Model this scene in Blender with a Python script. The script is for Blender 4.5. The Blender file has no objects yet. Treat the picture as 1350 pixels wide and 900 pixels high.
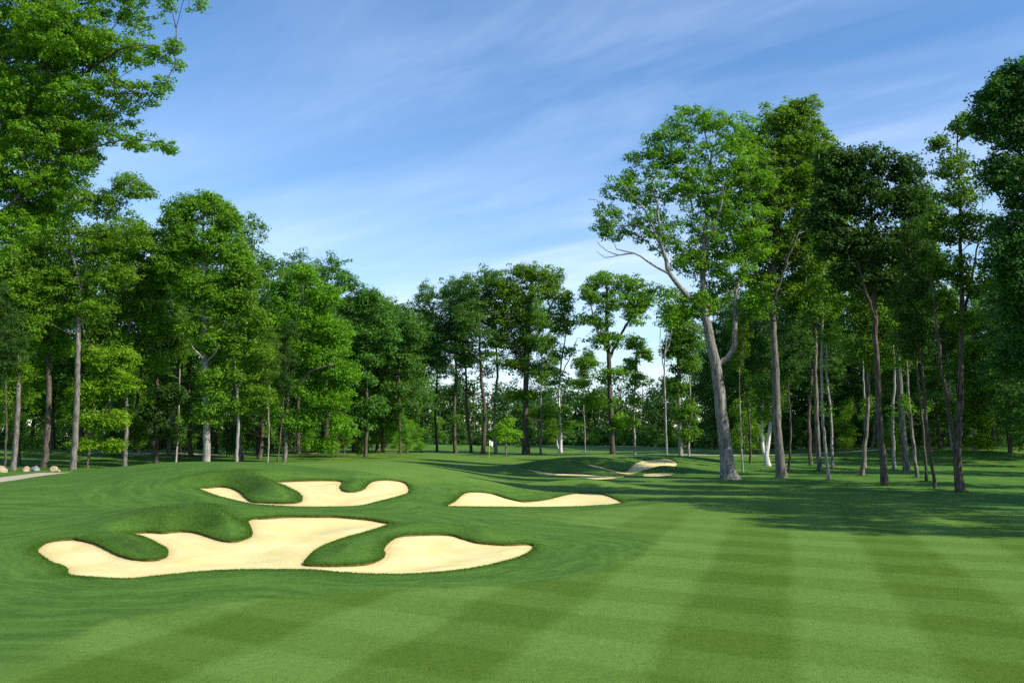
import bpy, math, random
import numpy as np
from mathutils import Vector
from mathutils.kdtree import KDTree
from mathutils.geometry import delaunay_2d_cdt

R = math.radians
F = 1312.5; CU, CV = 675.0, 450.0; HZ = 575.0; CAMZ = 3.0
PITCH = math.atan((HZ - CV) / F)
col = bpy.context.scene.collection
rs = np.random.RandomState(7)

# ------------------------------------------------------------------ camera / rays
def ray(u, v):
    cx, cy = (u - CU) / F, (CV - v) / F
    c, s = math.cos(PITCH), math.sin(PITCH)
    return np.array([cx, c - cy * s, s + cy * c])

def at(u, v, D):
    """point seen at photo position (u, v) standing D metres down the hole"""
    d = ray(u, v)
    return np.array([0, 0, CAMZ]) + d * (D / d[1])

def sstep(a, b, x):
    t = np.clip((x - a) / (b - a), 0, 1)
    return t * t * (3 - 2 * t)

# ------------------------------------------------------------------ terrain
PYL = ([-50, 0, 19, 24, 28, 33, 41, 50, 60, 85, 110, 140, 200, 400, 3000], [0, 0, 0.0, .32, .6, .82, 1.28, 1.72, 1.5, .95, .85, 1.0, 1.2, 1.4, 1.4])
PYR = ([-50, 0, 40, 60, 69, 80, 90, 112, 140, 180, 260, 400, 3000], [0, 0, 0, .02, .05, .15, .3, .62, .9, 1.2, 1.5, 1.4, 1.4])
def smooth_interp(y, P):
    acc = 0
    for k in (-2.5, -1.2, 0, 1.2, 2.5):
        acc = acc + np.interp(y + k * (0.5 + 0.012 * np.abs(y)), P[0], P[1])
    return acc / 5
def gauss(x, y, cx, cy, rx, ry, h):
    return h * np.exp(-(((x - cx) / rx) ** 2 + ((y - cy) / ry) ** 2))
def base_z(x, y):
    x = np.asarray(x, float); y = np.asarray(y, float)
    xe = x + 0.05 * y
    w = 1 - sstep(-6.0, 5.5, xe)
    w = w * (0.10 + 0.90 * sstep(-31, -17, x)) * (1 - .62 * sstep(55, 67, y) * sstep(-10, -19, x) * sstep(110, 90, y))
    z = smooth_interp(y, PYL) * w + smooth_interp(y, PYR) * (1 - w)
    z = z + gauss(x, y, 6.5, 84, 6.5, 5, .75) + gauss(x, y, 14, 88, 6, 5.5, .9)      # mounds by the far bunkers
    z = z + gauss(x, y, 11, 140, 16, 12, .9) + gauss(x, y, -16, 150, 18, 12, .8) + gauss(x, y, 55, 110, 22, 16, 1.1) + gauss(x, y, 27, 120, 18, 12, .6)
    z = z + gauss(x, y, -52, 110, 30, 14, .9)
    z = z + 0.05 * np.sin(x * .31 + 1.3) * np.sin(y * .23 + .4) * sstep(8, 30, y) + 0.10 * np.sin(x * .11 + y * .07) * sstep(50, 90, y)
    return z

def ground(u, v, f=None):
    f = f or base_z
    d = ray(u, v); o = np.array([0, 0, CAMZ]); t = 5.0; p = o + d * t
    for i in range(6000):
        step = 0.15 + 0.008 * t
        q = o + d * (t + step)
        if q[2] <= f(q[0], q[1]):
            a, b = t, t + step
            for k in range(14):
                m = (a + b) / 2; q = o + d * m
                if q[2] <= f(q[0], q[1]): b = m
                else: a = m
            q = o + d * b
            return q
        t += step
        if t > 400: break
    return o + d * t

# ------------------------------------------------------------------ bunker outlines (photo positions laid on the ground)
B1 = [(50,726),(55,719),(65,714),(80,711),(97,709),(110,711),(125,715),(138,721),(150,727),(165,733),(180,736),(195,737),(210,736),(220,733),(222,727),(218,721),(205,714),(190,707),(172,702),(195,700),(215,701),(235,699),(255,700),(270,704),(285,709),(300,712),(318,711),(330,707),(333,702),(330,693),(327,687),(335,683),(350,682),(380,680),(410,680),(440,680),(470,682),(490,684),(505,687),(514,689),(500,695),(480,701),(455,708),(430,717),(415,725),(405,735),(402,742),(415,743.5),(440,744),(470,743),(490,741),(503,736),(508,730),(506,724),(512,715),(525,707),(545,704),(570,703),(595,704),(612,709),(630,714),(650,716),(670,717),(695,716),(704,718),(700,725),(685,733),(665,739),(640,745),(610,750),(570,754),(530,756),(500,756),(470,755),(440,753),(415,750.5),(400,750),(370,750),(330,750),(290,751),(260,753),(230,756),(200,759),(170,762),(140,761),(110,759),(92,757),(89,750),(85,746),(70,741),(60,735)]
B2 = [(262,643),(275,642),(290,640.5),(305,642),(318,648),(325,655),(333,660),(345,661),(370,662),(395,661),(399,656),(395,650),(385,644),(372,638),(362,635),(385,633),(420,632),(448,633),(452,636),(449,640),(452,645),(458,647),(470,647),(480,644),(488,636),(497,633),(515,632),(530,634),(537,638),(540,645),(536,650),(520,655),(500,660),(480,665),(460,667),(430,667.5),(400,667.5),(375,666.5),(350,665),(330,663),(310,659),(290,654),(275,649)]
B3 = [(590,666),(600,660),(608,653),(615,649),(630,648),(650,650),(670,656),(690,660),(705,660),(725,657),(745,652),(765,649),(785,649),(800,652),(815,658),(820,662),(805,664.5),(780,666),(740,667.5),(690,668),(640,667.5),(600,667)]
B4 = [(684,615),(700,618),(725,621.5),(750,623),(775,624),(800,626),(826,626.5),(812,630),(790,631.5),(772,630),(750,627),(725,626),(705,622)]
B5 = [(775,612),(787,612.5),(805,617),(822,620.5),(829,618),(834,613),(842,608),(856,605),(868,604),(882,604),(893,609),(890,614),(872,616.5),(852,618.5),(843,622),(832,624.5),(822,624),(800,619),(786,616)]
B6 = [(848,624.5),(866,622),(886,621.5),(891,624),(874,627),(852,627.5)]

def catmull(pts, spacing):
    pts = [np.array(p[:2]) for p in pts]; n = len(pts); out = []
    for i in range(n):
        p0, p1, p2, p3 = pts[i - 1], pts[i], pts[(i + 1) % n], pts[(i + 2) % n]
        L = np.linalg.norm(p2 - p1); k = max(1, int(round(L / spacing)))
        for j in range(k):
            t = j / k
            out.append(0.5 * ((2 * p1) + (-p0 + p2) * t + (2 * p0 - 5 * p1 + 4 * p2 - p3) * t * t + (-p0 + 3 * p1 - 3 * p2 + p3) * t ** 3))
    return np.array(out)

def loop_of(px, spacing, jit):
    g = [ground(u, v) for u, v in px]
    c = catmull(g, spacing)
    return c + rs.normal(0, jit, c.shape)
bunkers = [('front', loop_of(B1, .07, .008)), ('upper', loop_of(B2, .10, .010)), ('middle', loop_of(B3, .10, .010)),
           ('shaded', loop_of(B4, .25, .015)), ('far', loop_of(B5, .25, .015)), ('small', loop_of(B6, .25, .015))]
LOOPS = [b[1] for b in bunkers]

def inside(P, L):
    x, y = P[:, 0], P[:, 1]; c = np.zeros(len(P), bool)
    x1, y1 = L[:, 0], L[:, 1]; x2, y2 = np.roll(x1, -1), np.roll(y1, -1)
    m = (x > x1.min()) & (x < x1.max()) & (y > y1.min()) & (y < y1.max())
    idx = np.nonzero(m)[0]
    if len(idx) == 0: return c
    xs, ys = x[idx], y[idx]; cc = np.zeros(len(idx), bool)
    for i in range(len(L)):
        if y1[i] == y2[i]: continue
        hit = ((y1[i] > ys) != (y2[i] > ys)) & (xs < (x2[i] - x1[i]) * (ys - y1[i]) / (y2[i] - y1[i]) + x1[i])
        cc ^= hit
    c[idx] = cc
    return c
def dist_loop(P, L, far=6.0):
    d = np.full(len(P), 1e3)
    m = (P[:, 0] > L[:, 0].min() - far) & (P[:, 0] < L[:, 0].max() + far) & (P[:, 1] > L[:, 1].min() - far) & (P[:, 1] < L[:, 1].max() + far)
    idx = np.nonzero(m)[0]
    if len(L) > 60:
        kd = KDTree(len(L))
        for i, p in enumerate(L): kd.insert((p[0], p[1], 0), i)
        kd.balance(); q = P[idx]
        d[idx] = [kd.find((a, b, 0))[2] for a, b in q.tolist()]
        return d
    A = L; Bv = np.roll(L, -1, 0) - A; bb = (Bv ** 2).sum(1) + 1e-12
    for s in range(0, len(idx), 4000):
        q = P[idx[s:s + 4000]]
        ap = q[:, None, :] - A[None]
        t = np.clip((ap * Bv[None]).sum(2) / bb[None], 0, 1)
        d[idx[s:s + 4000]] = np.sqrt((((ap - t[..., None] * Bv[None])) ** 2).sum(2).min(1))
    return d
def poly_ground(px): return np.array([ground(u, v)[:2] for u, v in px])

# raised grass lobes and banks round the bunkers: photo position, size, height
BUMPS = []
for u, v, rx, ry, h in [(150,716,1.7,1.0,.20),(195,724,.8,.7,.10),(245,686,2.5,2.0,.46),(300,696,1.1,1.2,.26),(200,700,1.6,1.4,.16),(455,728,1.4,1.5,.20),(560,697,1.8,1.0,.16),(650,705,1.5,.9,.14),
                        (345,648,2.0,2.0,.34),(275,625,3.6,3.0,.46),(325,636,2.0,2.0,.22),(250,640,3.0,2.5,.2),(466,636,1.0,1.8,.20),(420,625,3.0,2.2,.12),(770,641,3.0,2.2,.42),(632,641,2.6,2.0,.34),(690,652,2.0,1.6,.10),
                        (738,611,4.5,3.0,.42),(815,602,4.0,2.0,.35),(868,619,2.5,1.6,.35)]:
    g = ground(u, v); BUMPS.append((g[0], g[1], rx, ry, h))
def full_z(P):
    z = base_z(P[:, 0], P[:, 1])
    b = np.zeros(len(P))
    for cx, cy, rx, ry, h in BUMPS: b += gauss(P[:, 0], P[:, 1], cx, cy, rx, ry, h)
    near = np.full(len(P), 1e3); ins = np.zeros(len(P), bool)
    which = np.full(len(P), -1)
    for i, L in enumerate(LOOPS):
        near = np.minimum(near, dist_loop(P, L)); m = inside(P, L); ins |= m; which[m] = i
    z = z + np.where(ins, 0, b * sstep(-.05, 1.0, near))
    return z, near, ins, which
def zat(x, y):
    return float(base_z(x, y)) + sum(float(gauss(x, y, *b)) for b in BUMPS)

# ------------------------------------------------------------------ node helpers
def mat(name):
    m = bpy.data.materials.new(name); m.use_nodes = True; nt = m.node_tree; nt.nodes.clear()
    return m, nt
class N:
    def __init__(s, nt): s.nt = nt
    def n(s, t, **kw):
        x = s.nt.nodes.new(t)
        for k, v in kw.items(): setattr(x, k, v)
        return x
    def l(s, a, b): s.nt.links.new(a, b)
    def math(s, op, a, b=None, c=None, clamp=False):
        x = s.n('ShaderNodeMath', operation=op); x.use_clamp = clamp
        for i, q in enumerate((a, b, c)):
            if q is None: continue
            if isinstance(q, (int, float)): x.inputs[i].default_value = q
            else: s.l(q, x.inputs[i])
        return x.outputs[0]
    def mix(s, f, a, b, blend='MIX'):
        x = s.n('ShaderNodeMix', data_type='RGBA', blend_type=blend)
        for i, q in ((0, f), (6, a), (7, b)):
            if isinstance(q, (int, float)): x.inputs[i].default_value = q
            elif isinstance(q, tuple): x.inputs[i].default_value = q + (1,) if len(q) == 3 else q
            else: s.l(q, x.inputs[i])
        return x.outputs[2]
    def noise(s, vec, scale, detail=3, rough=.5, dist=0):
        x = s.n('ShaderNodeTexNoise'); x.inputs['Scale'].default_value = scale; x.inputs['Detail'].default_value = detail
        x.inputs['Roughness'].default_value = rough; x.inputs['Distortion'].default_value = dist
        if vec is not None: s.l(vec, x.inputs['Vector'])
        return x.outputs['Fac']
    def ramp(s, f, a, b):
        x = s.n('ShaderNodeMapRange', interpolation_type='SMOOTHSTEP'); s.l(f, x.inputs[0]); x.inputs[1].default_value = a; x.inputs[2].default_value = b
        return x.outputs[0]
    def mapping(s, vec, scale=(1, 1, 1), rot=(0, 0, 0)):
        x = s.n('ShaderNodeMapping'); x.inputs['Scale'].default_value = scale; x.inputs['Rotation'].default_value = rot; s.l(vec, x.inputs[0]); return x.outputs[0]
    def attr(s, name): return s.n('ShaderNodeAttribute', attribute_name=name).outputs['Fac']

def grass_color(N_, pos):
    """turf colour from world position and the painted cut heights"""
    rough, dist, longg, tree = (N_.attr(k) for k in ('rough', 'dist', 'longg', 'tree'))
    sep = N_.n('ShaderNodeSeparateXYZ'); N_.l(pos, sep.inputs[0]); X, Y = sep.outputs[0], sep.outputs[1]
    warp = N_.math('MULTIPLY', N_.math('SUBTRACT', N_.noise(pos, .5, 2), .5), .30)
    warp2 = N_.math('MULTIPLY', N_.math('SUBTRACT', N_.noise(pos, 6, 2), .5), .22)
    warp = N_.math('ADD', warp, warp2)
    def stripes(ang, width, off):
        # lines running along heading ang (from +y toward +x)
        a = N_.math('SUBTRACT', N_.math('MULTIPLY', X, math.cos(ang)), N_.math('MULTIPLY', Y, math.sin(ang)))
        a = N_.math('ADD', N_.math('ADD', a, off), warp)
        t = N_.math('ADD', N_.math('SINE', N_.math('MULTIPLY', a, math.pi / width)), N_.math('MULTIPLY', N_.math('SUBTRACT', N_.noise(pos, .23, 3), .5), 1.1))
        return N_.ramp(t, -.35, .35)
    s1 = stripes(R(15.4), 1.85, 0.0)
    s2 = stripes(R(123.5), 1.62, .55)
    f = N_.math('ADD', N_.math('MULTIPLY', s1, .55), N_.math('MULTIPLY', s2, .33))
    fade = N_.ramp(Y, 24, 48); f = N_.math('ADD', N_.math('MULTIPLY', f, N_.math('SUBTRACT', 1, N_.math('MULTIPLY', fade, .75))), N_.math('MULTIPLY', fade, .40))
    f = N_.math('ADD', f, N_.math('MULTIPLY', N_.math('SUBTRACT', N_.noise(pos, 1.3, 3), .5), .5))
    darkf = N_.mix(N_.noise(pos, .35, 2), (.066, .138, .008), (.082, .150, .011))
    fair = N_.mix(N_.math('MULTIPLY', f, 1, clamp=True), darkf, (.130, .238, .038))
    # rough: streaks following the edge of the bunkers and long sweeps of the mower
    cmb = N_.n('ShaderNodeCombineXYZ'); N_.l(N_.math('ADD', dist, N_.math('MULTIPLY', N_.noise(pos, .45, 3), 1.6)), cmb.inputs[0]); N_.l(N_.math('MULTIPLY', X, .10), cmb.inputs[1]); N_.l(N_.math('MULTIPLY', Y, .10), cmb.inputs[2])
    st1 = N_.noise(cmb.outputs[0], 3.2, 4, .62)
    st2 = N_.noise(N_.mapping(pos, (.25, 1.6, 1), (0, 0, R(-35))), 1.3, 4, .6)
    near = N_.ramp(dist, 5.5, 3.0)
    st = N_.math('ADD', N_.math('MULTIPLY', st1, near), N_.math('MULTIPLY', st2, N_.math('SUBTRACT', 1, near)))
    st = N_.ramp(N_.math('ADD', N_.math('MULTIPLY', st, .62), N_.math('ADD', N_.math('MULTIPLY', N_.noise(pos, 1.1, 4, .6), .2), N_.math('MULTIPLY', N_.noise(pos, 14, 2), .18))), .36, .64)
    rough_c = N_.mix(st, (.048, .114, .011), (.090, .186, .023))
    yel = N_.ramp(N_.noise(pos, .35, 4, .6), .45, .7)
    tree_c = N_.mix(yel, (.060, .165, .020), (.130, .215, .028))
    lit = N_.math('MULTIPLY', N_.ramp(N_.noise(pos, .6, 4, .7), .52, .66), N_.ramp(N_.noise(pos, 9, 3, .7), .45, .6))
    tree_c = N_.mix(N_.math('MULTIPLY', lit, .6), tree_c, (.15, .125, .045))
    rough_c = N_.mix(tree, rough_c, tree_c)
    lc = N_.mix(N_.noise(pos, 7, 4, .65), (.028, .078, .008), (.066, .135, .016))
    rough_c = N_.mix(longg, rough_c, lc)
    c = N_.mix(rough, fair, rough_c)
    fine = N_.noise(pos, 45, 3, .7); mid = N_.noise(N_.mapping(pos, (1, .6, 1)), 9, 3, .65)
    g = N_.math('ADD', N_.math('MULTIPLY', fine, .9), N_.math('MULTIPLY', mid, .7))
    c2 = N_.mix(1.0, c, N_.n('ShaderNodeCombineColor').outputs[0], 'MULTIPLY')
    mul = c2.node
    cc = N_.n('ShaderNodeCombineColor'); m = N_.ramp(g, .35, 1.25); v = N_.math('ADD', .78, N_.math('MULTIPLY', m, .44))
    for i in range(3): N_.l(v, cc.inputs[i])
    N_.l(cc.outputs[0], mul.inputs[7])
    return c2, fine, mid

def principled(N_, colr, rough=.8, spec=.2, bump=None, bstr=.4, bdist=.02):
    p = N_.n('ShaderNodeBsdfPrincipled'); o = N_.n('ShaderNodeOutputMaterial')
    if isinstance(colr, tuple): p.inputs['Base Color'].default_value = colr + (1,)
    else: N_.l(colr, p.inputs['Base Color'])
    p.inputs['Roughness'].default_value = rough; p.inputs['Specular IOR Level'].default_value = spec
    if bump is not None:
        b = N_.n('ShaderNodeBump'); b.inputs['Strength'].default_value = bstr; b.inputs['Distance'].default_value = bdist
        N_.l(bump, b.inputs['Height']); N_.l(b.outputs[0], p.inputs['Normal'])
    N_.l(p.outputs[0], o.inputs[0]); return p

m_turf, nt = mat('turf'); q = N(nt)
pos = q.n('ShaderNodeNewGeometry').outputs['Position']
c, fine, mid = grass_color(q, pos)
principled(q, c, .75, .12, q.math('ADD', fine, mid), .6, .03)

m_blade, nt = mat('grass_blade'); q = N(nt)
pos = q.n('ShaderNodeNewGeometry').outputs['Position']
c, _, _ = grass_color(q, pos)
vv = q.attr('tint'); c = q.mix(vv, c, q.mix(1.0, c, (1.3, 1.28, 1.2), 'MULTIPLY'))
c = q.mix(1.0, c, (1.12, 1.12, 1.05), 'MULTIPLY')
d = q.n('ShaderNodeBsdfDiffuse'); t = q.n('ShaderNodeBsdfTranslucent'); mx = q.n('ShaderNodeMixShader'); mx.inputs[0].default_value = .35
q.l(c, d.inputs[0]); q.l(c, t.inputs[0]); q.l(d.outputs[0], mx.inputs[1]); q.l(t.outputs[0], mx.inputs[2]); o = q.n('ShaderNodeOutputMaterial'); q.l(mx.outputs[0], o.inputs[0])

m_sand, nt = mat('sand'); q = N(nt)
pos = q.n('ShaderNodeNewGeometry').outputs['Position']
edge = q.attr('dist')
n1 = q.noise(pos, .9, 4, .6); n2 = q.noise(pos, 30, 3, .7); n3 = q.noise(q.mapping(q.mapping(pos, (1, 1, 1), (0, 0, R(35))), (1, .12, 1)), 9, 3, .6)
rk = q.math('SINE', q.math('ADD', q.math('MULTIPLY', edge, 42), q.math('MULTIPLY', q.noise(pos, .8, 2), 30)))
n3 = q.math('ADD', n3, q.math('MULTIPLY', q.math('MULTIPLY', rk, q.ramp(q.noise(pos, .5, 2), .42, .6)), .08))
c = q.mix(q.ramp(n1, .35, .65), (.70, .575, .235), (.77, .66, .315))
c = q.mix(q.math('MULTIPLY', q.ramp(n2, .45, .75), .35), c, (.52, .40, .22))
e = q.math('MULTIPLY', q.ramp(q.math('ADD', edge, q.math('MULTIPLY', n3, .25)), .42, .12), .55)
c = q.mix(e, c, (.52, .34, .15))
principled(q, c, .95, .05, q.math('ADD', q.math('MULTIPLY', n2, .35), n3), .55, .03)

m_soil, nt = mat('lip_soil'); q = N(nt)
pos = q.n('ShaderNodeNewGeometry').outputs['Position']
n1 = q.noise(pos, 8, 4, .7)
c = q.mix(q.ramp(n1, .35, .65), (.040, .070, .012), (.14, .095, .035))
principled(q, c, .95, .05, n1, .8, .04)

m_path, nt = mat('path_concrete'); q = N(nt)
pos = q.n('ShaderNodeNewGeometry').outputs['Position']
c = q.mix(q.noise(pos, 1.5, 5, .6), (.36, .31, .22), (.50, .44, .33)); principled(q, c, .9, .1, q.noise(pos, 20, 2), .3, .01)

def rock_mat(name, a, b):
    m, nt = mat(name); q = N(nt); pos = q.n('ShaderNodeTexCoord').outputs['Object']
    n = q.noise(pos, 4, 6, .65); principled(q, q.mix(q.ramp(n, .35, .65), a, b), .9, .15, n, .7, .05); return m
m_rock = [rock_mat('tan_stone', (.30, .22, .13), (.58, .47, .32)), rock_mat('grey_stone', (.16, .17, .16), (.36, .37, .36))]

def bark_mat(name, a, b, k=1.0):
    m, nt = mat(name); q = N(nt)
    pos = q.n('ShaderNodeNewGeometry').outputs['Position']
    n = q.noise(q.mapping(pos, (1, 1, .16)), 9 * k, 5, .7); n2 = q.noise(pos, .7, 3)
    c = q.mix(q.ramp(n, .36, .64), a, b); c = q.mix(q.ramp(n2, .5, .75), c, tuple(.6 * x for x in b))
    principled(q, c, .9, .1, n, 1.0, .06); return m
BARK = {'grey': bark_mat('grey_bark', (.065, .058, .048), (.25, .228, .195)),
        'oak': bark_mat('oak_bark', (.085, .078, .068), (.32, .30, .265)),
        'dark': bark_mat('dark_bark', (.040, .033, .026), (.15, .125, .095)),
        'pale': bark_mat('pale_bark', (.15, .14, .12), (.42, .39, .345)),
        'white': bark_mat('white_bark', (.45, .43, .40), (.78, .76, .72), .5)}
def leaf_mat(name, a, b, tr=.48):
    m, nt = mat(name); q = N(nt)
    t = q.attr('tint'); rnd = q.n('ShaderNodeObjectInfo').outputs['Random']
    c = q.mix(t, a, b)
    hs = q.n('ShaderNodeHueSaturation'); q.l(c, hs.inputs['Color'])
    q.l(q.math('ADD', .500, q.math('MULTIPLY', rnd, .014)), hs.inputs['Hue']); q.l(q.math('ADD', .95, q.math('MULTIPLY', rnd, .35)), hs.inputs['Value'])
    c = hs.outputs[0]
    d = q.n('ShaderNodeBsdfPrincipled'); d.inputs['Roughness'].default_value = .55; d.inputs['Specular IOR Level'].default_value = .25
    q.l(c, d.inputs['Base Color'])
    tl = q.n('ShaderNodeBsdfTranslucent'); q.l(q.mix(1.0, c, (1.6, 1.5, .6), 'MULTIPLY'), tl.inputs[0])
    mx = q.n('ShaderNodeMixShader'); mx.inputs[0].default_value = tr; q.l(d.outputs[0], mx.inputs[1]); q.l(tl.outputs[0], mx.inputs[2])
    o = q.n('ShaderNodeOutputMaterial'); q.l(mx.outputs[0], o.inputs[0]); return m
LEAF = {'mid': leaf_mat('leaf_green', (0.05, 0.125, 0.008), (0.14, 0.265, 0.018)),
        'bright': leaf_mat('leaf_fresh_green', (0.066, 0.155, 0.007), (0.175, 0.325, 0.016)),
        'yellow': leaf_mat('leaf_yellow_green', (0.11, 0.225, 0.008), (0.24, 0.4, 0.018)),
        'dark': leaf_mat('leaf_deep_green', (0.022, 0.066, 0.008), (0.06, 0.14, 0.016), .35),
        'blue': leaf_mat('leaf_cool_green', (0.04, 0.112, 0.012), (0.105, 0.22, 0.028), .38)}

# ------------------------------------------------------------------ object helpers
def tag(o, label=None, cat=None, group=None, kind=None):
    if label: o['label'] = label
    if cat: o['category'] = cat
    if group: o['group'] = group
    if kind: o['kind'] = kind
    return o
def mesh_np(name, V, Fc, m, smooth=True, attrs=None):
    """V (n,3); Fc: int array (k,3|4)"""
    me = bpy.data.meshes.new(name); V = np.asarray(V, np.float32); Fc = np.asarray(Fc, np.int32); k = Fc.shape[1]
    me.vertices.add(len(V)); me.vertices.foreach_set('co', V.ravel())
    me.loops.add(Fc.size); me.loops.foreach_set('vertex_index', Fc.ravel())
    me.polygons.add(len(Fc)); me.polygons.foreach_set('loop_start', np.arange(0, Fc.size, k, dtype=np.int32))
    try: me.polygons.foreach_set('loop_total', np.full(len(Fc), k, np.int32))
    except Exception: pass
    me.polygons.foreach_set('use_smooth', np.full(len(Fc), bool(smooth)))
    if attrs:
        for kx, a in attrs.items():
            at_ = me.attributes.new(kx, 'FLOAT', 'POINT'); at_.data.foreach_set('value', np.asarray(a, np.float32))
    me.update(calc_edges=True); me.validate(); me.materials.append(m); return me
def add(name, me, parent=None, loc=(0, 0, 0)):
    o = bpy.data.objects.new(name, me); col.objects.link(o); o.location = loc
    if parent: o.parent = parent
    return o
def empty(name, loc, rz=0, s=1):
    o = bpy.data.objects.new(name, None); col.objects.link(o); o.location = loc; o.rotation_euler = (0, 0, rz)
    o.scale = (s, s, s) if not isinstance(s, tuple) else s; o.empty_display_size = .3; return o

# ------------------------------------------------------------------ ground sheet
def grid(x0, x1, y0, y1, s, holes=()):
    xs = np.arange(x0, x1 + 1e-6, s); ys = np.arange(y0, y1 + 1e-6, s); g = np.stack(np.meshgrid(xs, ys), -1).reshape(-1, 2)
    for a, b, c_, d_ in holes:
        g = g[~((g[:, 0] > a - s * .4) & (g[:, 0] < b + s * .4) & (g[:, 1] > c_ - s * .4) & (g[:, 1] < d_ + s * .4))]
    return g
Z1 = (-16, 12, 15, 46); Z2 = (-46, 46, 4, 104)
pts = [grid(*Z1, .32)]
fineg = grid(-15.9, 11.9, 16, 46, .13)
dn = np.full(len(fineg), 1e3)
for L in LOOPS[:3]: dn = np.minimum(dn, dist_loop(fineg, L, 2.5))
fineg = fineg[(dn < .9)]
far45 = grid(0, 22, 62, 98, .4); dn2 = np.full(len(far45), 1e3)
for L in LOOPS[3:]: dn2 = np.minimum(dn2, dist_loop(far45, L, 2.5))
far45 = far45[dn2 < 2.0]
pts = [p for p in (pts[0] + .013, fineg, far45 + .01, grid(*Z2, 1.0, [Z1]) + .007, grid(-220, 220, -20, 260, 5.0, [Z2]) + .005, grid(-3000, 3000, -600, 3000, 120, [(-220, 220, -20, 260)]))]
P = np.concatenate(pts)
keep = np.ones(len(P), bool)
for L in LOOPS:                       # no loose grid point right on an outline
    d_ = dist_loop(P, L, 1.0); keep &= d_ > (.035 if L is LOOPS[0] else .05)
P = P[keep]
vin = [Vector(p) for p in P]; ein = []
for L in LOOPS:
    s = len(vin); vin += [Vector(p) for p in L]; n = len(L); ein += [(s + i, s + (i + 1) % n) for i in range(n)]
ov, oe, of, _, _, _ = delaunay_2d_cdt(vin, ein, [], 0, 1e-5, False)
OV = np.array([(v.x, v.y) for v in ov]); OF = np.array([tuple(f) for f in of], np.int32)
a_ = OV[OF[:, 1]] - OV[OF[:, 0]]; b_ = OV[OF[:, 2]] - OV[OF[:, 0]]
flip = (a_[:, 0] * b_[:, 1] - a_[:, 1] * b_[:, 0]) < 0; OF[flip] = OF[flip][:, ::-1]
cen = OV[OF].mean(1); which_f = np.full(len(OF), -1)
for i, L in enumerate(LOOPS): which_f[inside(cen, L)] = i
zz, near, ins, which_v = full_z(OV)
near = np.minimum(near, 50)
# cut heights
RP = np.concatenate([poly_ground([(-300, 960), (0, 872), (60, 850), (160, 815), (300, 794), (450, 781), (600, 775), (720, 767), (800, 750), (845, 733), (862, 716), (840, 703), (780, 692), (700, 682), (650, 675), (600, 671), (565, 660), (552, 640), (500, 627), (420, 621), (370, 613)]),
                     np.array([[-14, 62], [-20, 110], [-120, 110], [-120, 8], [-14, 6]])])
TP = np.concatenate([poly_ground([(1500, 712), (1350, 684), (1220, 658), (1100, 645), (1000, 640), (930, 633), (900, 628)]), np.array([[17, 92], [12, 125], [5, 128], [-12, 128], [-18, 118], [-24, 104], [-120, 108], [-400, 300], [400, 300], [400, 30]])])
def soft(Pq, L, w):
    d_ = dist_loop(Pq, L, 400.0) if len(L) < 60 else dist_loop(Pq, L)
    return sstep(-w, w, np.where(inside(Pq, L), d_, -d_))
rough_a = soft(OV, RP, .12); tree_a = soft(OV, TP, .25)
def masks(Pq):
    r = soft(Pq, RP, .12); t = soft(Pq, TP, .25); d3 = dist_loop(Pq, LOOPS[2]); dfar = np.minimum(np.minimum(dist_loop(Pq, LOOPS[3]), dist_loop(Pq, LOOPS[4])), dist_loop(Pq, LOOPS[5]))
    dm = np.minimum(np.minimum(dist_loop(Pq, LOOPS[0]), dist_loop(Pq, LOOPS[1])), d3)
    r = np.maximum.reduce([r, t, 1 - sstep(1.5, 2.1, d3), 1 - sstep(1.5, 3, dfar)])
    b = np.zeros(len(Pq))
    for cx, cy, rx, ry, h in BUMPS: b += gauss(Pq[:, 0], Pq[:, 1], cx, cy, rx * .8, ry * .8, h)
    lg = np.clip(np.maximum((1 - sstep(.1, .5, dm)) * .4, .9 * sstep(.05, .42, b)) * (1 - sstep(1.0, 2.6, np.minimum(dm, dfar))), 0, 1)
    return r, t * (1 - sstep(.3, .9, b)), np.minimum(np.minimum(dm, dfar), 50), lg
r_a, t_a, d_a, l_a = masks(OV)
gf = OF[which_f < 0]
used = np.unique(gf); remap = -np.ones(len(OV), int); remap[used] = np.arange(len(used))
V = np.column_stack([OV[used], zz[used]])
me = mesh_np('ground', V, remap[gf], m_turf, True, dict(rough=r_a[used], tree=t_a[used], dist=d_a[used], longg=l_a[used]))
add('ground', me); tag(bpy.data.objects['ground'], 'mown turf of the golf hole with striped fairway, mounds and rough', 'ground', kind='structure')

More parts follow.
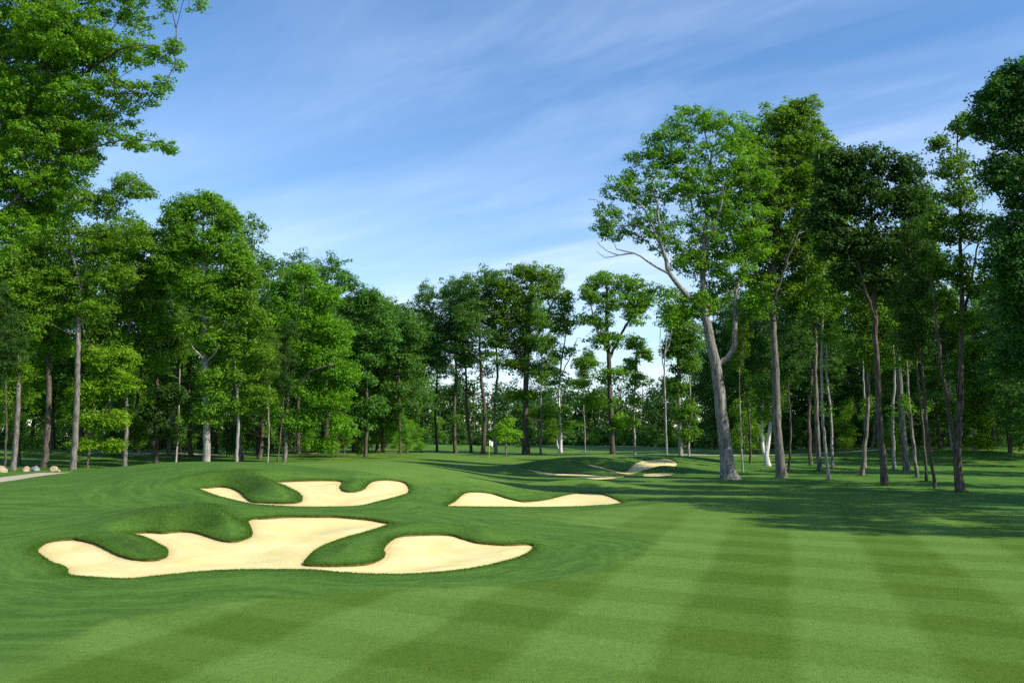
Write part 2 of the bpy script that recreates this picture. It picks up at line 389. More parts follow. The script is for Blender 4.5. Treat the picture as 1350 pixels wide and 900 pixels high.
names = ['large lobed sand bunker nearest the camera, with three grass tongues reaching into it', 'sand bunker with two grass tongues cut into the mound behind the nearest one',
         'low sand bunker with two humps standing alone right of the others', 'narrow shaded sand bunker below the dark bank right of the flag', 'far sand bunker climbing the mound left of the big forked oak', 'small sliver of shaded sand just left of the big forked oak']
LIPS = [(.025, .055), (.03, .06), (.03, .06), (.03, .08), (.03, .08), (.03, .07)]
for i, L in enumerate(LOOPS):
    sf = OF[which_f == i]; us = np.unique(sf); rm = -np.ones(len(OV), int); rm[us] = np.arange(len(us))
    xy = OV[us]; d_ = dist_loop(xy, L, 3.0); onedge = d_ < .004
    cen_y = L[:, 1].mean()
    # lip depth: deeper on the far side (outline normal pointing away from the tee)
    nx = np.roll(L, -1, 0) - np.roll(L, 1, 0); area = .5 * np.sum(L[:, 0] * np.roll(L[:, 1], -1) - np.roll(L[:, 0], -1) * L[:, 1])
    nor = np.column_stack([nx[:, 1], -nx[:, 0]]) * (1 if area > 0 else -1); nor /= np.linalg.norm(nor, axis=1)[:, None] + 1e-9
    for _ in range(12): nor = (np.roll(nor, 1, 0) + nor * 2 + np.roll(nor, -1, 0)) / 4
    lip_e = LIPS[i][0] + (LIPS[i][1] - LIPS[i][0]) * sstep(-.2, .7, nor[:, 1] + .35 * nor[:, 0]) * (.8 + .4 * np.interp(np.arange(len(L)) % 97, [0, 30, 60, 97], [0, 1, .3, 0]))
    ni = np.array([np.argmin(((L - p) ** 2).sum(1)) for p in xy])
    lipv = lip_e[ni]
    S = .28 if i < 3 else .5
    bz = base_z(xy[:, 0], xy[:, 1])
    wob = .025 * np.sin(xy[:, 0] * 2.1 + 1) * np.sin(xy[:, 1] * 1.3) + .02 * np.sin(xy[:, 0] * .9 - xy[:, 1] * 1.9)
    zs = bz - lipv * (1 - .5 * sstep(0, 1.5, d_)) - (.18 if i < 3 else .0) * sstep(.1, 2.2, d_) + wob * sstep(0, .6, d_)
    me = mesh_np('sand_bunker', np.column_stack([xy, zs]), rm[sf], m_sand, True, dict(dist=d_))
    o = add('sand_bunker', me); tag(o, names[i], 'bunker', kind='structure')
    # the cut edge of soil under the turf
    n = len(L); zt = base_z(L[:, 0], L[:, 1])
    top = np.column_stack([L, zt + .003]); under = np.column_stack([L + nor * .012, zt - lip_e * .5]); bot = np.column_stack([L - nor * .004, zt - lip_e - .02])
    Vv = np.concatenate([top, under, bot]); k = np.arange(n); k2 = (k + 1) % n
    Ff = np.concatenate([np.column_stack([k, k2, k2 + n, k + n]), np.column_stack([k + n, k2 + n, k2 + 2 * n, k + 2 * n])])
    add('lip', mesh_np('lip', Vv, Ff, m_soil, True), o)
GN = bpy.data.objects['ground']

# ------------------------------------------------------------------ grass blades
def blades(name, label, Pq, h, w, seed):
    r = np.random.RandomState(seed); z, near_, ins_, _ = full_z(Pq); k = ~ins_; Pq = Pq[k]; z = z[k]; h = (h if np.isscalar(h) else h[k])
    n = len(Pq); hh = h * r.uniform(.6, 1.3, n); an = r.uniform(0, 6.283, n); ww = w * r.uniform(.7, 1.3, n)
    lean = r.normal(0, .45, (n, 2)) * hh[:, None]
    dx = np.column_stack([np.cos(an), np.sin(an)]) * ww[:, None] / 2
    V = np.empty((n, 3, 3)); V[:, 0, :2] = Pq - dx; V[:, 1, :2] = Pq + dx; V[:, 0, 2] = V[:, 1, 2] = z - .004
    V[:, 2, :2] = Pq + lean; V[:, 2, 2] = z + hh
    r_, t_, d_, l_ = masks(Pq); rep = lambda a: np.repeat(a, 3)
    me = mesh_np(name, V.reshape(-1, 3), np.arange(3 * n).reshape(-1, 3), m_blade, False, dict(rough=rep(r_), tree=rep(t_), dist=rep(d_), longg=rep(l_), tint=rep(r.uniform(0, 1, n))))
    o = add(name, me); tag(o, label, 'grass', kind='stuff'); return o
# fringe round the sand
def fringe(i, per_m, spread, seed):
    r = np.random.RandomState(seed); L = LOOPS[i]; seg = np.roll(L, -1, 0) - L; ln = np.linalg.norm(seg, axis=1); n = int(ln.sum() * per_m)
    k = r.choice(len(L), n, p=ln / ln.sum()); p = L[k] + seg[k] * r.uniform(0, 1, (n, 1)); a = r.exponential(spread, n); an = r.uniform(0, 6.283, n)
    return p + np.column_stack([np.cos(an), np.sin(an)]) * a[:, None]
fr = [fringe(0, 620, .10, 1), fringe(0, 700, .45, 2), fringe(1, 420, .12, 3), fringe(1, 300, .5, 4), fringe(2, 420, .12, 5), fringe(2, 200, .5, 6)]
fr = np.concatenate(fr); _, _, dd, lg = masks(fr)
blades('grass', 'longer ragged grass fringing the lips and tongues of the bunkers', fr, .016 + .045 * lg ** 1.5, .012, 11)
r2 = np.random.RandomState(5)
def scatter(n, x0, x1, y0, y1): return np.column_stack([r2.uniform(x0, x1, n), r2.uniform(y0, y1, n)])
# rough around the bunkers, denser on the long grass
s_ = scatter(300000, -26, 9, 15, 50); rr, tt, dd, lg = masks(s_); k = (rr > .5) & (r2.uniform(0, 1, len(s_)) < (.35 + .65 * lg)) & (np.abs(s_[:, 0]) < s_[:, 1] * .56); s_ = s_[k]; lg = lg[k]
blades('grass', 'short mown rough grass round the bunkers and over the left mound', s_, .016 + .055 * lg, .013, 12)
s_ = scatter(170000, -12, 14, 10.5, 26); rr, *_ = masks(s_); s_ = s_[(np.abs(s_[:, 0]) < s_[:, 1] * .56) & (rr < .6)]
blades('grass', 'closely mown fairway grass with crossed mowing stripes in front', s_, .014, .010, 13)

# ------------------------------------------------------------------ paths
def strip(name, label, cl, w):
    cl = np.array(cl, float); t = np.gradient(cl, axis=0); t /= np.linalg.norm(t, axis=1)[:, None]; nn = np.column_stack([-t[:, 1], t[:, 0]])
    V = []; 
    for p, n_ in zip(cl, nn):
        for s in (-.5, -.17, .17, .5):
            q_ = p + n_ * w * s; V.append((q_[0], q_[1], zat(*q_) + .03))
    Ff = [(4 * i + j, 4 * i + j + 1, 4 * i + j + 5, 4 * i + j + 4) for i in range(len(cl) - 1) for j in range(3)]
    Ff = [f[::-1] for f in Ff]
    o = add(name, mesh_np(name, V, Ff, m_path)); tag(o, label, 'path', kind='structure'); return o
def curve_pts(P_, n=60):
    P_ = np.array(P_, float); out = []
    for i in range(len(P_) - 1):
        p0, p1, p2, p3 = P_[max(i - 1, 0)], P_[i], P_[i + 1], P_[min(i + 2, len(P_) - 1)]
        for j in range(n // (len(P_) - 1)):
            t = j / (n // (len(P_) - 1)); out.append(.5 * ((2 * p1) + (-p0 + p2) * t + (2 * p0 - 5 * p1 + 4 * p2 - p3) * t * t + (-p0 + 3 * p1 - 3 * p2 + p3) * t ** 3))
    return out
pc = [ground(u, v)[:2] for u, v in [(-60, 640), (0, 632.5), (40, 627), (75, 623)]]
strip('path', 'pale cart path curving past the boulders at the left edge', curve_pts([(-55, 40)] + pc), 2.4)
print('path', pc)
strip('path', 'thin pale cart path crossing behind the trunks on the right', curve_pts([(19, 111), (25, 109), (31, 108.5), (38, 110), (47, 114)]), 1.5)
strip('path', 'grey stretch of path seen between trunks behind the left mound', curve_pts([(-44, 104), (-36, 106), (-29, 108), (-22, 113), (-14, 124)]), 3.0)

# ------------------------------------------------------------------ boulders
def boulder(u, D, w, h, k, seed, label):
    r = np.random.RandomState(seed); import bmesh
    bm = bmesh.new(); bmesh.ops.create_icosphere(bm, subdivisions=4, radius=1)
    planes = [(Vector(r.normal(0, 1, 3)).normalized(), r.uniform(.62, .95)) for _ in range(16)]
    for v in bm.verts:
        for n_, dd_ in planes:
            e_ = v.co.dot(n_) - dd_
            if e_ > 0: v.co -= n_ * e_ * .92
        v.co += Vector(r.normal(0, .008, 3)); v.co.x *= w / 2; v.co.y *= w * .42; v.co.z = v.co.z * h * .62 + h * .35
    me = bpy.data.meshes.new('boulder'); bm.to_mesh(me); bm.free(); me.materials.append(m_rock[k])
    for p in me.polygons: p.use_smooth = True
    x = (u - CU) / F * D; o = add('boulder', me, loc=(x, D, zat(x, D) - h * .08)); o.rotation_euler = (0, 0, r.uniform(-.4, .4)); tag(o, label, 'boulder', 'boulders beside the cart path'); return o
boulder(7, 78, 1.1, .66, 0, 1, 'largest tan boulder beside the cart path, at the left picture edge')
boulder(38.5, 79, .66, .5, 0, 2, 'pinkish tan boulder by the path between two trunks')
boulder(51.5, 79.5, .75, .50, 1, 3, 'grey boulder between the tan ones beside the cart path')
boulder(76, 79, .70, .48, 0, 5, 'pale tan boulder right of the dark trunk where the path ends')
boulder(82, 78.6, .24, .2, 0, 9, 'smallest stone, touching the right side of the pale tan boulder')

# ------------------------------------------------------------------ flag
fg = ground(645, 603.6); fx, fy, fz = fg[0], fg[1], zat(fg[0], fg[1])
H = 23.5 * fy / F
root = empty('golf_flag', (fx, fy, fz)); tag(root, 'white flag on a thin yellow pole standing on the green', 'flag')
m_pole, nt = mat('pole_yellow'); principled(N(nt), (.75, .60, .08), .4, .5)
m_flag, nt = mat('flag_cloth'); principled(N(nt), (.80, .80, .78), .8, .1)
m_cup, nt = mat('cup_liner'); principled(N(nt), (.75, .75, .75), .5, .3)
def ring(cx, cy, z, r, n): a = np.arange(n) / n * 2 * math.pi; return np.column_stack([cx + r * np.cos(a), cy + r * np.sin(a), np.full(n, z)])
def lathe(prof, n=10, cx=0, cy=0):
    V = np.concatenate([ring(cx, cy, z, r, n) for r, z in prof]); k = np.arange(n); k2 = (k + 1) % n
    Ff = np.concatenate([np.column_stack([k + i * n, k2 + i * n, k2 + (i + 1) * n, k + (i + 1) * n]) for i in range(len(prof) - 1)]); return V, Ff
add('pole', mesh_np('pole', *lathe([(.016, -.1), (.016, H * .5), (.013, H), (.022, H + .005), (.022, H + .03), (.001, H + .045)]), m_pole), root)
add('cup', mesh_np('cup', *lathe([(.054, .004), (.058, .012), (.054, .014), (.02, .005)], 16), m_cup), root)
nx_, nz_ = 14, 8; V = []; FH = .52; FW = .46
for i in range(nx_ + 1):
    for j in range(nz_ + 1):
        s = i / nx_; t = j / nz_; V.append((.015 + FW * s * (.86 - .10 * t) , .07 * math.sin(s * 7 + t * 1.5) * s + .05 * s, H - .02 - FH * t - .20 * s ** 1.5 + .05 * s * t))
Ff = [(i * (nz_ + 1) + j, i * (nz_ + 1) + j + 1, (i + 1) * (nz_ + 1) + j + 1, (i + 1) * (nz_ + 1) + j) for i in range(nx_) for j in range(nz_)]
add('flag_cloth', mesh_np('flag_cloth', V, Ff, m_flag), root)

# ------------------------------------------------------------------ trees
class Skel:
    def __init__(s): s.p = []; s.par = []; s.fix = []; s.arr = np.zeros((6000, 3)); s.n = 0; s.pl = np.zeros(6000)
    def addn(s, p, par, r=0.0):
        if s.n >= len(s.arr): s.arr = np.concatenate([s.arr, np.zeros((6000, 3))]); s.pl = np.concatenate([s.pl, np.zeros(6000)])
        s.arr[s.n] = p; s.par.append(par); s.fix.append(r)
        s.pl[s.n] = 0 if par < 0 else s.pl[par] + np.linalg.norm(s.arr[s.n] - s.arr[par]); s.n += 1; return s.n - 1
    def path(s, pts, rad, par=-1, step=.5, rng=None, wob=.03):
        pts = [np.asarray(p, float) for p in pts]; last = par; n = len(pts)
        for i in range(n - 1):
            p0, p1, p2, p3 = pts[max(i - 1, 0)], pts[i], pts[i + 1], pts[min(i + 2, n - 1)]
            k = max(1, int(np.linalg.norm(p2 - p1) / step))
            for j in range(k + (1 if i == n - 2 else 0)):
                if i == 0 and j == 0 and par >= 0: continue
                t = j / k
                q_ = .5 * ((2 * p1) + (-p0 + p2) * t + (2 * p0 - 5 * p1 + 4 * p2 - p3) * t * t + (-p0 + 3 * p1 - 3 * p2 + p3) * t ** 3)
                if rng is not None and (i or j): q_ = q_ + rng.normal(0, wob, 3) * [1, 1, .3]
                last = s.addn(q_, last, rad[i] * (1 - t) + rad[i + 1] * t)
        return last
    def nearest(s, p): return int(np.argmin(((s.arr[:s.n] - p) ** 2).sum(1)))

def grow(sk, C, rng, minz, seg=.9):
    ntr = sk.n; T = sk.arr[:ntr]
    dt = np.array([np.sqrt(((T - c) ** 2).sum(1).min()) for c in C]); order = np.argsort(dt + rng.uniform(0, .8, len(C)))
    for ci in order:
        c = C[ci]; A = sk.arr[:sk.n]; d = A - c; hd = np.hypot(d[:, 0], d[:, 1]); L = np.sqrt((d ** 2).sum(1))
        cost = L + 1.1 * np.maximum(0, d[:, 2] + .35 * hd) + .22 * sk.pl[:sk.n] + 1e3 * (A[:, 2] < minz)
        j = int(np.argmin(cost)); a = A[j].copy(); L = np.linalg.norm(c - a)
        k = max(1, int(L / seg)); mid = (a + c) / 2 + np.array([0, 0, -.10 * L]) + rng.normal(0, .07 * L, 3)
        if j >= ntr and sk.par[j] >= 0:
            dr = a - sk.arr[sk.par[j]]; dr /= np.linalg.norm(dr) + 1e-6; mid = mid * .65 + (a + dr * L * .5) * .35
        last = j
        for q_ in range(1, k + 1):
            t = q_ / k; last = sk.addn((1 - t) ** 2 * a + 2 * t * (1 - t) * mid + t * t * c, last)

def skel_mesh(sk, tip, ex, rmax, flare, rng, minr=.012):
    n = sk.n; par = np.array(sk.par); fix = np.array(sk.fix); acc = np.zeros(n); r = np.zeros(n); kids = [[] for _ in range(n)]
    for i in range(n):
        if par[i] >= 0: kids[par[i]].append(i)
    for i in range(n - 1, -1, -1):
        r[i] = (tip ** ex if not kids[i] else acc[i]) ** (1 / ex)
        if par[i] >= 0: acc[par[i]] += r[i] ** ex
    sc = min(1.0, rmax / max(r.max(), 1e-6)) if rmax else 1
    r = np.where(fix > 0, fix, np.minimum(r * sc, np.inf))
    for i in range(n):                       # a limb is never thicker than what bears it
        if par[i] >= 0 and fix[i] == 0: r[i] = min(r[i], r[par[i]] * .8 if fix[par[i]] > 0 else r[par[i]])
    V = []; Fc = []; base = sk.arr[0]; nv = 0
    done = np.zeros(n, bool)
    starts = [0] + []
    stack = [(0, -1)]
    while stack:
        i, pr = stack.pop()
        chain = [pr] if pr >= 0 else []
        first = i
        while True:
            chain.append(i); ks = kids[i]
            if not ks: break
            ks = sorted(ks, key=lambda q_: -(r[q_] + (10 if fix[q_] > 0 else 0)))
            for q_ in ks[1:]: stack.append((q_, i))
            i = ks[0]
        rad = np.array([r[q_] for q_ in chain])
        if pr >= 0: rad[0] = rad[1] * 1.15
        if rad.max() < minr: continue
        pts = sk.arr[chain]; m = len(pts)
        if m < 2: continue
        sides = 12 if (pr < 0 and flare) else (7 if rad.max() > .06 else (4 if rad.max() > .025 else 3))
        t = np.gradient(pts, axis=0); t /= np.linalg.norm(t, axis=1)[:, None] + 1e-9
        up = np.array([1.0, 0, 0]) if abs(t[0][0]) < .8 else np.array([0, 1.0, 0])
        a = np.cross(t, up); a /= np.linalg.norm(a, axis=1)[:, None] + 1e-9; b = np.cross(t, a)
        th = np.arange(sides) / sides * 2 * math.pi
        rr = np.repeat(rad[:, None], sides, 1)
        if pr < 0 and flare:
            hgt = (pts[:, 2] - base[2])[:, None]; rr = rr * (1 + flare * np.exp(-np.maximum(hgt, 0) / .45) * (.65 + .45 * np.cos(th * 5 + 1.0)[None])) * (1 + .04 * np.cos(th * 3 + 2)[None])
        ringv = pts[:, None, :] + rr[..., None] * (np.cos(th)[None, :, None] * a[:, None, :] + np.sin(th)[None, :, None] * b[:, None, :])
        V.append(ringv.reshape(-1, 3)); k = np.arange(sides); k2 = (k + 1) % sides
        for q_ in range(m - 1): Fc.append(np.column_stack([k + q_ * sides, k2 + q_ * sides, k2 + (q_ + 1) * sides, k + (q_ + 1) * sides]) + nv)
        nv += m * sides
    return np.concatenate(V), np.concatenate(Fc)

def leaves(C, rc, nper, size, rng, flat=.55):
    n = len(C); cnt = rng.poisson(nper * rc ** 1.6 / np.mean(rc ** 1.6)); cnt = np.maximum(cnt, 3); idx = np.repeat(np.arange(n), cnt); m = len(idx)
    g = rng.normal(0, 1, (m, 3)); g /= np.linalg.norm(g, axis=1)[:, None]; g *= (rng.uniform(0, 1, (m, 1)) ** .45)
    off = g * rc[idx][:, None] * [1, 1, flat]
    pos = C[idx] + off; pos[:, 2] -= .25 * rc[idx] * (g[:, 0] ** 2 + g[:, 1] ** 2)
    nr = g * .95 + np.array([0, 0, .55]) + rng.normal(0, .42, (m, 3)); nr /= np.linalg.norm(nr, axis=1)[:, None]
    tx = np.cross(nr, rng.normal(0, 1, (m, 3))); tx /= np.linalg.norm(tx, axis=1)[:, None] + 1e-9; ty = np.cross(nr, tx)
    s = size * rng.uniform(.6, 1.35, m)[:, None]
    V = np.empty((m, 4, 3)); V[:, 0] = pos - tx * s * .62; V[:, 1] = pos - ty * s * .36 - nr * s * .10 ; V[:, 2] = pos + tx * s * .62 - nr * s * .16; V[:, 3] = pos + ty * s * .36 - nr * s * .10
    tint = np.clip(rng.normal(.5, .14, m) + (rng.normal(0, .2, n))[idx], 0, 1)
    return V.reshape(-1, 3), np.arange(4 * m).reshape(-1, 4), np.repeat(tint, 4)

def lobe_points(lobes, ncl, rng, keep=1.0):
    """lobes: centre (3), radii (3), weight"""
    vol = np.array([(l[1][0] * l[1][2]) ** .8 * l[2] for l in lobes]); cnt = np.maximum(2, (vol / vol.sum() * ncl)).astype(int); out = []
    for (c, r_, w), k in zip(lobes, cnt):
        g = rng.normal(0, 1, (k, 3)); g /= np.linalg.norm(g, axis=1)[:, None]
        rad = rng.uniform(.12, 1, (k, 1)) ** .5 * rng.uniform(.85, 1.08, (k, 1)); out.append(np.array(c) + g * rad * np.array(r_))
    C = np.concatenate(out)
    # thin points that crowd each other
    keepm = np.ones(len(C), bool); md = .30 * (np.prod([max(l[1]) for l in lobes]) ** (1 / len(lobes))) / max(len(C) / len(lobes), 1) ** (1 / 3)
    for i in range(len(C)):
        if not keepm[i]: continue
        d_ = ((C[i + 1:] - C[i]) ** 2).sum(1); keepm[i + 1:][d_ < md * md] = False
    return C[keepm]

TREES = 0
def tree(name, label, cat, D, stems, lobes, leaf='mid', bark='grey', seed=1, ncl=500, nper=45, size=.17, rc=.75, group=None, minfrac=.0, flare=.55, tip=.013, rmaxf=.6, thin=None, depth=.9, twigs=None):
    """a tree placed by where the photo shows it: stems [(u, v, width px[, depth offset])], lobes [(u, v, ru, rv[, depth offset, weight])]"""
    global TREES; TREES += 1
    rng = np.random.RandomState(seed); k = D / F; ncl = int(ncl * 1.35); rc *= .88; size *= .93
    u0, v0, w0 = stems[0][0][:3]; x0 = (u0 - CU) / F * D; z0 = zat(x0, D); b = np.array([x0, D, z0])
    def P3(q_):
        off = q_[3] if len(q_) > 3 else 0; p = at(q_[0], q_[1], D + off); return p - b
    sk = Skel()
    tr = [P3(q_) for q_ in stems[0]]; tr[0] = np.array([0, 0, -.25]); sk.path(tr, [max(.012, q_[2] * k / 2) for q_ in stems[0]], -1, .5, rng, .02)
    for st in stems[1:]:
        p = [P3(q_) for q_ in st]; j = sk.nearest(p[0]); p[0] = sk.arr[j].copy(); sk.path(p, [max(.012, q_[2] * k / 2) for q_ in st], j, .5, rng, .04)
    lb = []
    for l in lobes:
        off = l[4] if len(l) > 4 else 0; w = l[5] if len(l) > 5 else 1; c = at(l[0], l[1], D + off) - b; rx = l[2] * k; rz = l[3] * k
        rx *= 1.08; rz *= 1.06; lb.append((c, (rx, min(rx, max(rz, 1.2)) * depth + .3, rz), w))
    C = lobe_points(lb, ncl, rng); C = C[C[:, 2] > .5]
    top = max(q_[2] for q_ in tr)
    grow(sk, C, rng, minz=min(max(1.0, minfrac * top), top * .5))
    if twigs:
        for q_ in twigs:      # bare dead limbs
            p = [P3(t_) for t_ in q_]; j = sk.nearest(p[0]); p[0] = sk.arr[j].copy(); sk.path(p, [max(.012, t_[2] * k / 2) for t_ in q_], j, .4, rng, .06)
    root = empty(name, b); tag(root, label, cat, group)
    V, Fc = skel_mesh(sk, tip, 2.25, w0 * k / 2 * rmaxf, flare, rng)
    add('trunk', mesh_np('trunk', V, Fc, BARK[bark]), root)
    rcs = rc * rng.uniform(.55, 1.3, len(C))
    V, Fc, tint = leaves(C, rcs, nper, size, rng)
    add('crown', mesh_np('crown', V, Fc, LEAF[leaf], False, dict(tint=tint)), root)
    return root

exec_trees = True
def local_tree(seed, H_, cb, cr, rb, leaf, bark, ncl=330, nper=42, size=.2, rc=.8, lean=0.3, extra=True):
    """a free-standing wood tree at the origin: height, crown base, crown radius, trunk radius"""
    rng = np.random.RandomState(seed); sk = Skel(); ln = rng.normal(0, lean, (5, 2)).cumsum(0)
    pts = [(0, 0, -.25)] + [(ln[i][0], ln[i][1], H_ * f_) for i, f_ in enumerate((.22, .42, .62, .78, .93))]
    sk.path(pts, [rb, rb * .82, rb * .68, rb * .5, rb * .3, rb * .08], -1, .6, rng, .03)
    lb = []; nl = rng.randint(7, 10)
    for i in range(nl):
        f_ = (i + .5) / nl; z = cb + (H_ - cb) * f_; prof = math.sin(math.pi * (0.16 + .74 * f_)) ** .7; a = rng.uniform(0, 6.28); rr = cr * prof
        ax = np.interp(z, [p[2] for p in pts], [p[0] for p in pts]); ay = np.interp(z, [p[2] for p in pts], [p[1] for p in pts])
        o = rr * rng.uniform(.15, .5); s = rr * rng.uniform(.6, .85)
        lb.append(((ax + o * math.cos(a), ay + o * math.sin(a), z), (s, s, (H_ - cb) / nl * rng.uniform(.8, 1.3)), 1))
    if extra:
        for i in range(rng.randint(1, 4)):
            z = rng.uniform(.25, .9) * cb + 1; a = rng.uniform(0, 6.28); lb.append(((.8 * math.cos(a), .8 * math.sin(a), z), (1.0, 1.0, .9), .5))
    C = lobe_points(lb, ncl, rng); C = C[C[:, 2] > .6]; grow(sk, C, rng, 1.0)
    V, Fc = skel_mesh(sk, .013, 2.25, rb * .6, .5, rng, .014); mt = mesh_np('trunk', V, Fc, BARK[bark])
    V, Fc, tint = leaves(C, rc * rng.uniform(.55, 1.3, len(C)), nper, size, rng); mc = mesh_np('crown', V, Fc, LEAF[leaf], False, dict(tint=tint))
    return mt, mc, H_
def plant_tree(kind, name, label, cat, group, u, D, H_, rz, sx=1.0):
    mt, mc, h0 = kind; x = (u - CU) / F * D; s = H_ / h0
    root = empty(name, (x, D, zat(x, D)), rz, (s * sx, s * sx, s)); tag(root, label, cat, group); add('trunk', mt, root); add('crown', mc, root); return root

LT = 'broadleaf_tree'
# ---- right side: the big oaks and the thin wood round them
tree('oak_tree', 'huge forked oak with pale leaning trunk and bare twigs on its left', 'tree', 69,
     [[(960,632,20),(953,560,16),(946,495,15),(935,440,12),(927,395,9),(928,330,7),(934,260,4.5),(938,200,2)],
      [(949,487,9),(966,462,8),(969,420,6.5),(971,385,5),(985,330,4,1),(1000,270,2,2)],
      [(929,410,7),(905,388,6.5,-.5),(884,362,6,-1),(872,325,5,-1),(868,290,3.5,-1),(860,240,2,-1)],
      [(884,364,3.6,-1),(860,348,2.8,-1.5),(835,334,2,-2),(812,328,1.4,-2)],
      [(928,330,4),(945,290,3,-1),(955,240,2,-1.5)], [(871,320,3,-1),(845,270,2.5,-1),(825,250,1.5,-1)]],
     [(800,285,24,20),(820,245,27,18),(850,215,30,20),(880,188,34,26),(908,160,33,24),(945,160,36,24),(962,205,42,38),(900,240,45,33),(858,292,40,28),(812,305,26,12),(930,300,45,38),(978,290,38,38),
      (905,345,33,18),(960,350,35,24),(915,400,28,18),(892,418,22,16),(985,395,24,18),(905,200,40,30),(990,235,30,40),(1000,320,28,26),(930,240,40,34),(985,178,26,28,2),(965,250,40,40,3,1.3),(880,320,26,16),(845,250,30,22),(905,400,34,26,1),(945,385,34,26,2),(985,370,34,26,2),(1000,400,24,18,1),(935,340,45,30,2),(960,300,50,40,3),(985,210,34,40,2),(870,385,22,14,0,.7)],
     leaf='bright', bark='oak', seed=3, ncl=1150, nper=46, size=.17, rc=.62, flare=.9,
     twigs=[[(835,334,3,-2),(815,336,1.6,-2),(800,330,1.2,-2),(787,318,.8,-2)],[(815,336,1.5,-2),(798,340,1,-2),(785,332,.7,-2)],[(812,290,1.4,-1),(795,268,1,-1),(776,262,.7,-1)],[(840,300,1.5,-1),(815,295,1,-1),(792,290,.7,-1)]])
tree('oak_tree', 'tall straight oak with brown trunk just right of the huge forked oak', 'tree', 71,
     [[(1028,632,13),(1025,560,11),(1022,480,9.5),(1018,400,8),(1022,330,6),(1030,260,4),(1035,200,2)],
      [(1019,395,4.5),(1035,350,4,-1),(1055,300,3,-2),(1078,262,2,-2)], [(1020,360,4),(1000,320,3,1),(990,270,2,1)]],
     [(1032,152,34,22,0,1.6),(1105,228,20,26,2),(1112,270,18,28,2),(1108,305,18,26,2),(1050,220,60,50,2,1.6),(1045,170,46,34,1,1.4),(1000,330,40,34,2),(1030,370,38,24,2),(1065,345,32,30,2),(1095,330,22,34,1),(1105,265,22,30),(1060,140,22,14),(1010,250,40,34),(1070,380,28,18),(1040,300,60,40),(1062,185,38,32),(1000,192,24,28),(1022,222,48,38),(1075,235,33,33),(1092,222,18,20),(1040,280,52,33),(1083,292,25,28),(1030,330,45,24),(1062,340,33,20),(1005,372,24,16),(1045,385,25,16)],
     leaf='bright', bark='grey', seed=5, ncl=1500, nper=46, size=.17, rc=.62, flare=.7)
tree(LT, 'leafy fresh green tree filling the gap between the straight oak and the dark round-headed tree', 'tree', 80,
     [[(1078,628,6.5),(1077,560,5.8),(1075,480,5),(1076,400,4.2),(1080,320,3),(1085,250,2)]],
     [(1083,212,28,22),(1100,245,24,26),(1062,240,30,28),(1085,285,38,30),(1060,320,32,28),(1102,325,22,28),(1080,365,36,22),(1055,395,24,16),(1098,400,20,16)],
     leaf='bright', bark='grey', seed=61, ncl=620, nper=46, size=.19, rc=.7)
tree('maple_tree', 'dense dark round-headed tree with forked black trunk in the right group', 'tree', 60,
     [[(1163,640,10),(1160,560,8.5),(1156,480,7.5),(1153,400,6.5),(1150,330,5),(1148,260,3)],[(1155,425,4),(1141,385,3.5,-1),(1132,345,2,-1)],[(1153,400,3.5),(1175,350,3,1),(1190,290,2,1)]],
     [(1145,213,36,20),(1096,218,24,26),(1112,206,20,14),(1120,230,24,18),(1190,225,30,19),(1108,260,35,27),(1150,258,50,30),(1200,262,28,28),(1098,310,33,28),(1150,320,55,35),(1203,322,25,33),(1120,362,30,20),(1172,372,35,20),(1080,285,18,25)],
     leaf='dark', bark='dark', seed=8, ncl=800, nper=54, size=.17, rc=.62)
tree(LT, 'lighter leafy tree standing close right of the dark round-headed tree', 'tree', 79,
     [[(1192,624,9),(1188,540,8),(1184,450,7),(1187,380,5),(1200,320,3.5),(1208,270,2)]],
     [(1212,262,28,16),(1228,290,22,25),(1205,315,32,28),(1225,350,28,28),(1195,380,30,22),(1215,410,24,16),(1185,430,16,14)],
     leaf='mid', bark='grey', seed=9, ncl=380, nper=44, size=.19, rc=.7)
tree(LT, 'airy twin-stemmed tree with low fork and thin open top at the right', 'tree', 54,
     [[(1261,650,12),(1262,600,10),(1265,550,8.5),(1267,490,7),(1268,400,6),(1266,320,4.5),(1264,240,3),(1262,170,1.5)],[(1262,592,6),(1252,550,5.5,-.5),(1243,500,4.5,-1),(1235,430,3.5,-1),(1228,370,2,-1)],[(1268,420,4.5),(1280,375,3.5,1),(1290,320,2,1)]],
     [(1268,165,17,16),(1240,188,17,9),(1256,216,26,17),(1266,255,33,22),(1240,300,28,22),(1282,300,33,28),(1250,350,33,22),(1288,372,28,22),(1235,395,24,15),(1270,420,24,12)],
     leaf='mid', bark='dark', seed=10, ncl=420, nper=34, size=.15, rc=.55)
tree(LT, 'great dark tree filling the upper right corner, its trunk outside the picture', 'tree', 46,
     [[(1440,660,16),(1438,560,14),(1432,450,12),(1420,330,9),(1405,200,6),(1390,110,3)],[(1428,380,6),(1395,330,5,-1),(1360,300,3,-1),(1330,290,2,-1)],[(1415,280,5),(1380,220,4,0),(1345,170,2.5,0)],[(1405,200,4),(1375,150,3,1),(1345,110,2,1)]],
     [(1312,120,27,22),(1345,95,28,28),(1300,152,20,22),(1330,172,35,33),(1378,130,55,48),(1318,230,26,28),(1362,240,48,45),(1345,300,36,28),(1410,290,60,55),(1345,372,24,22),(1335,335,36,34,0),(1350,400,38,38,1),(1345,465,34,32,1),(1440,180,55,60),(1470,330,50,60),(1385,400,40,35),(1500,240,45,70)],
     leaf='dark', bark='dark', seed=12, ncl=1300, nper=56, size=.15, rc=.6)
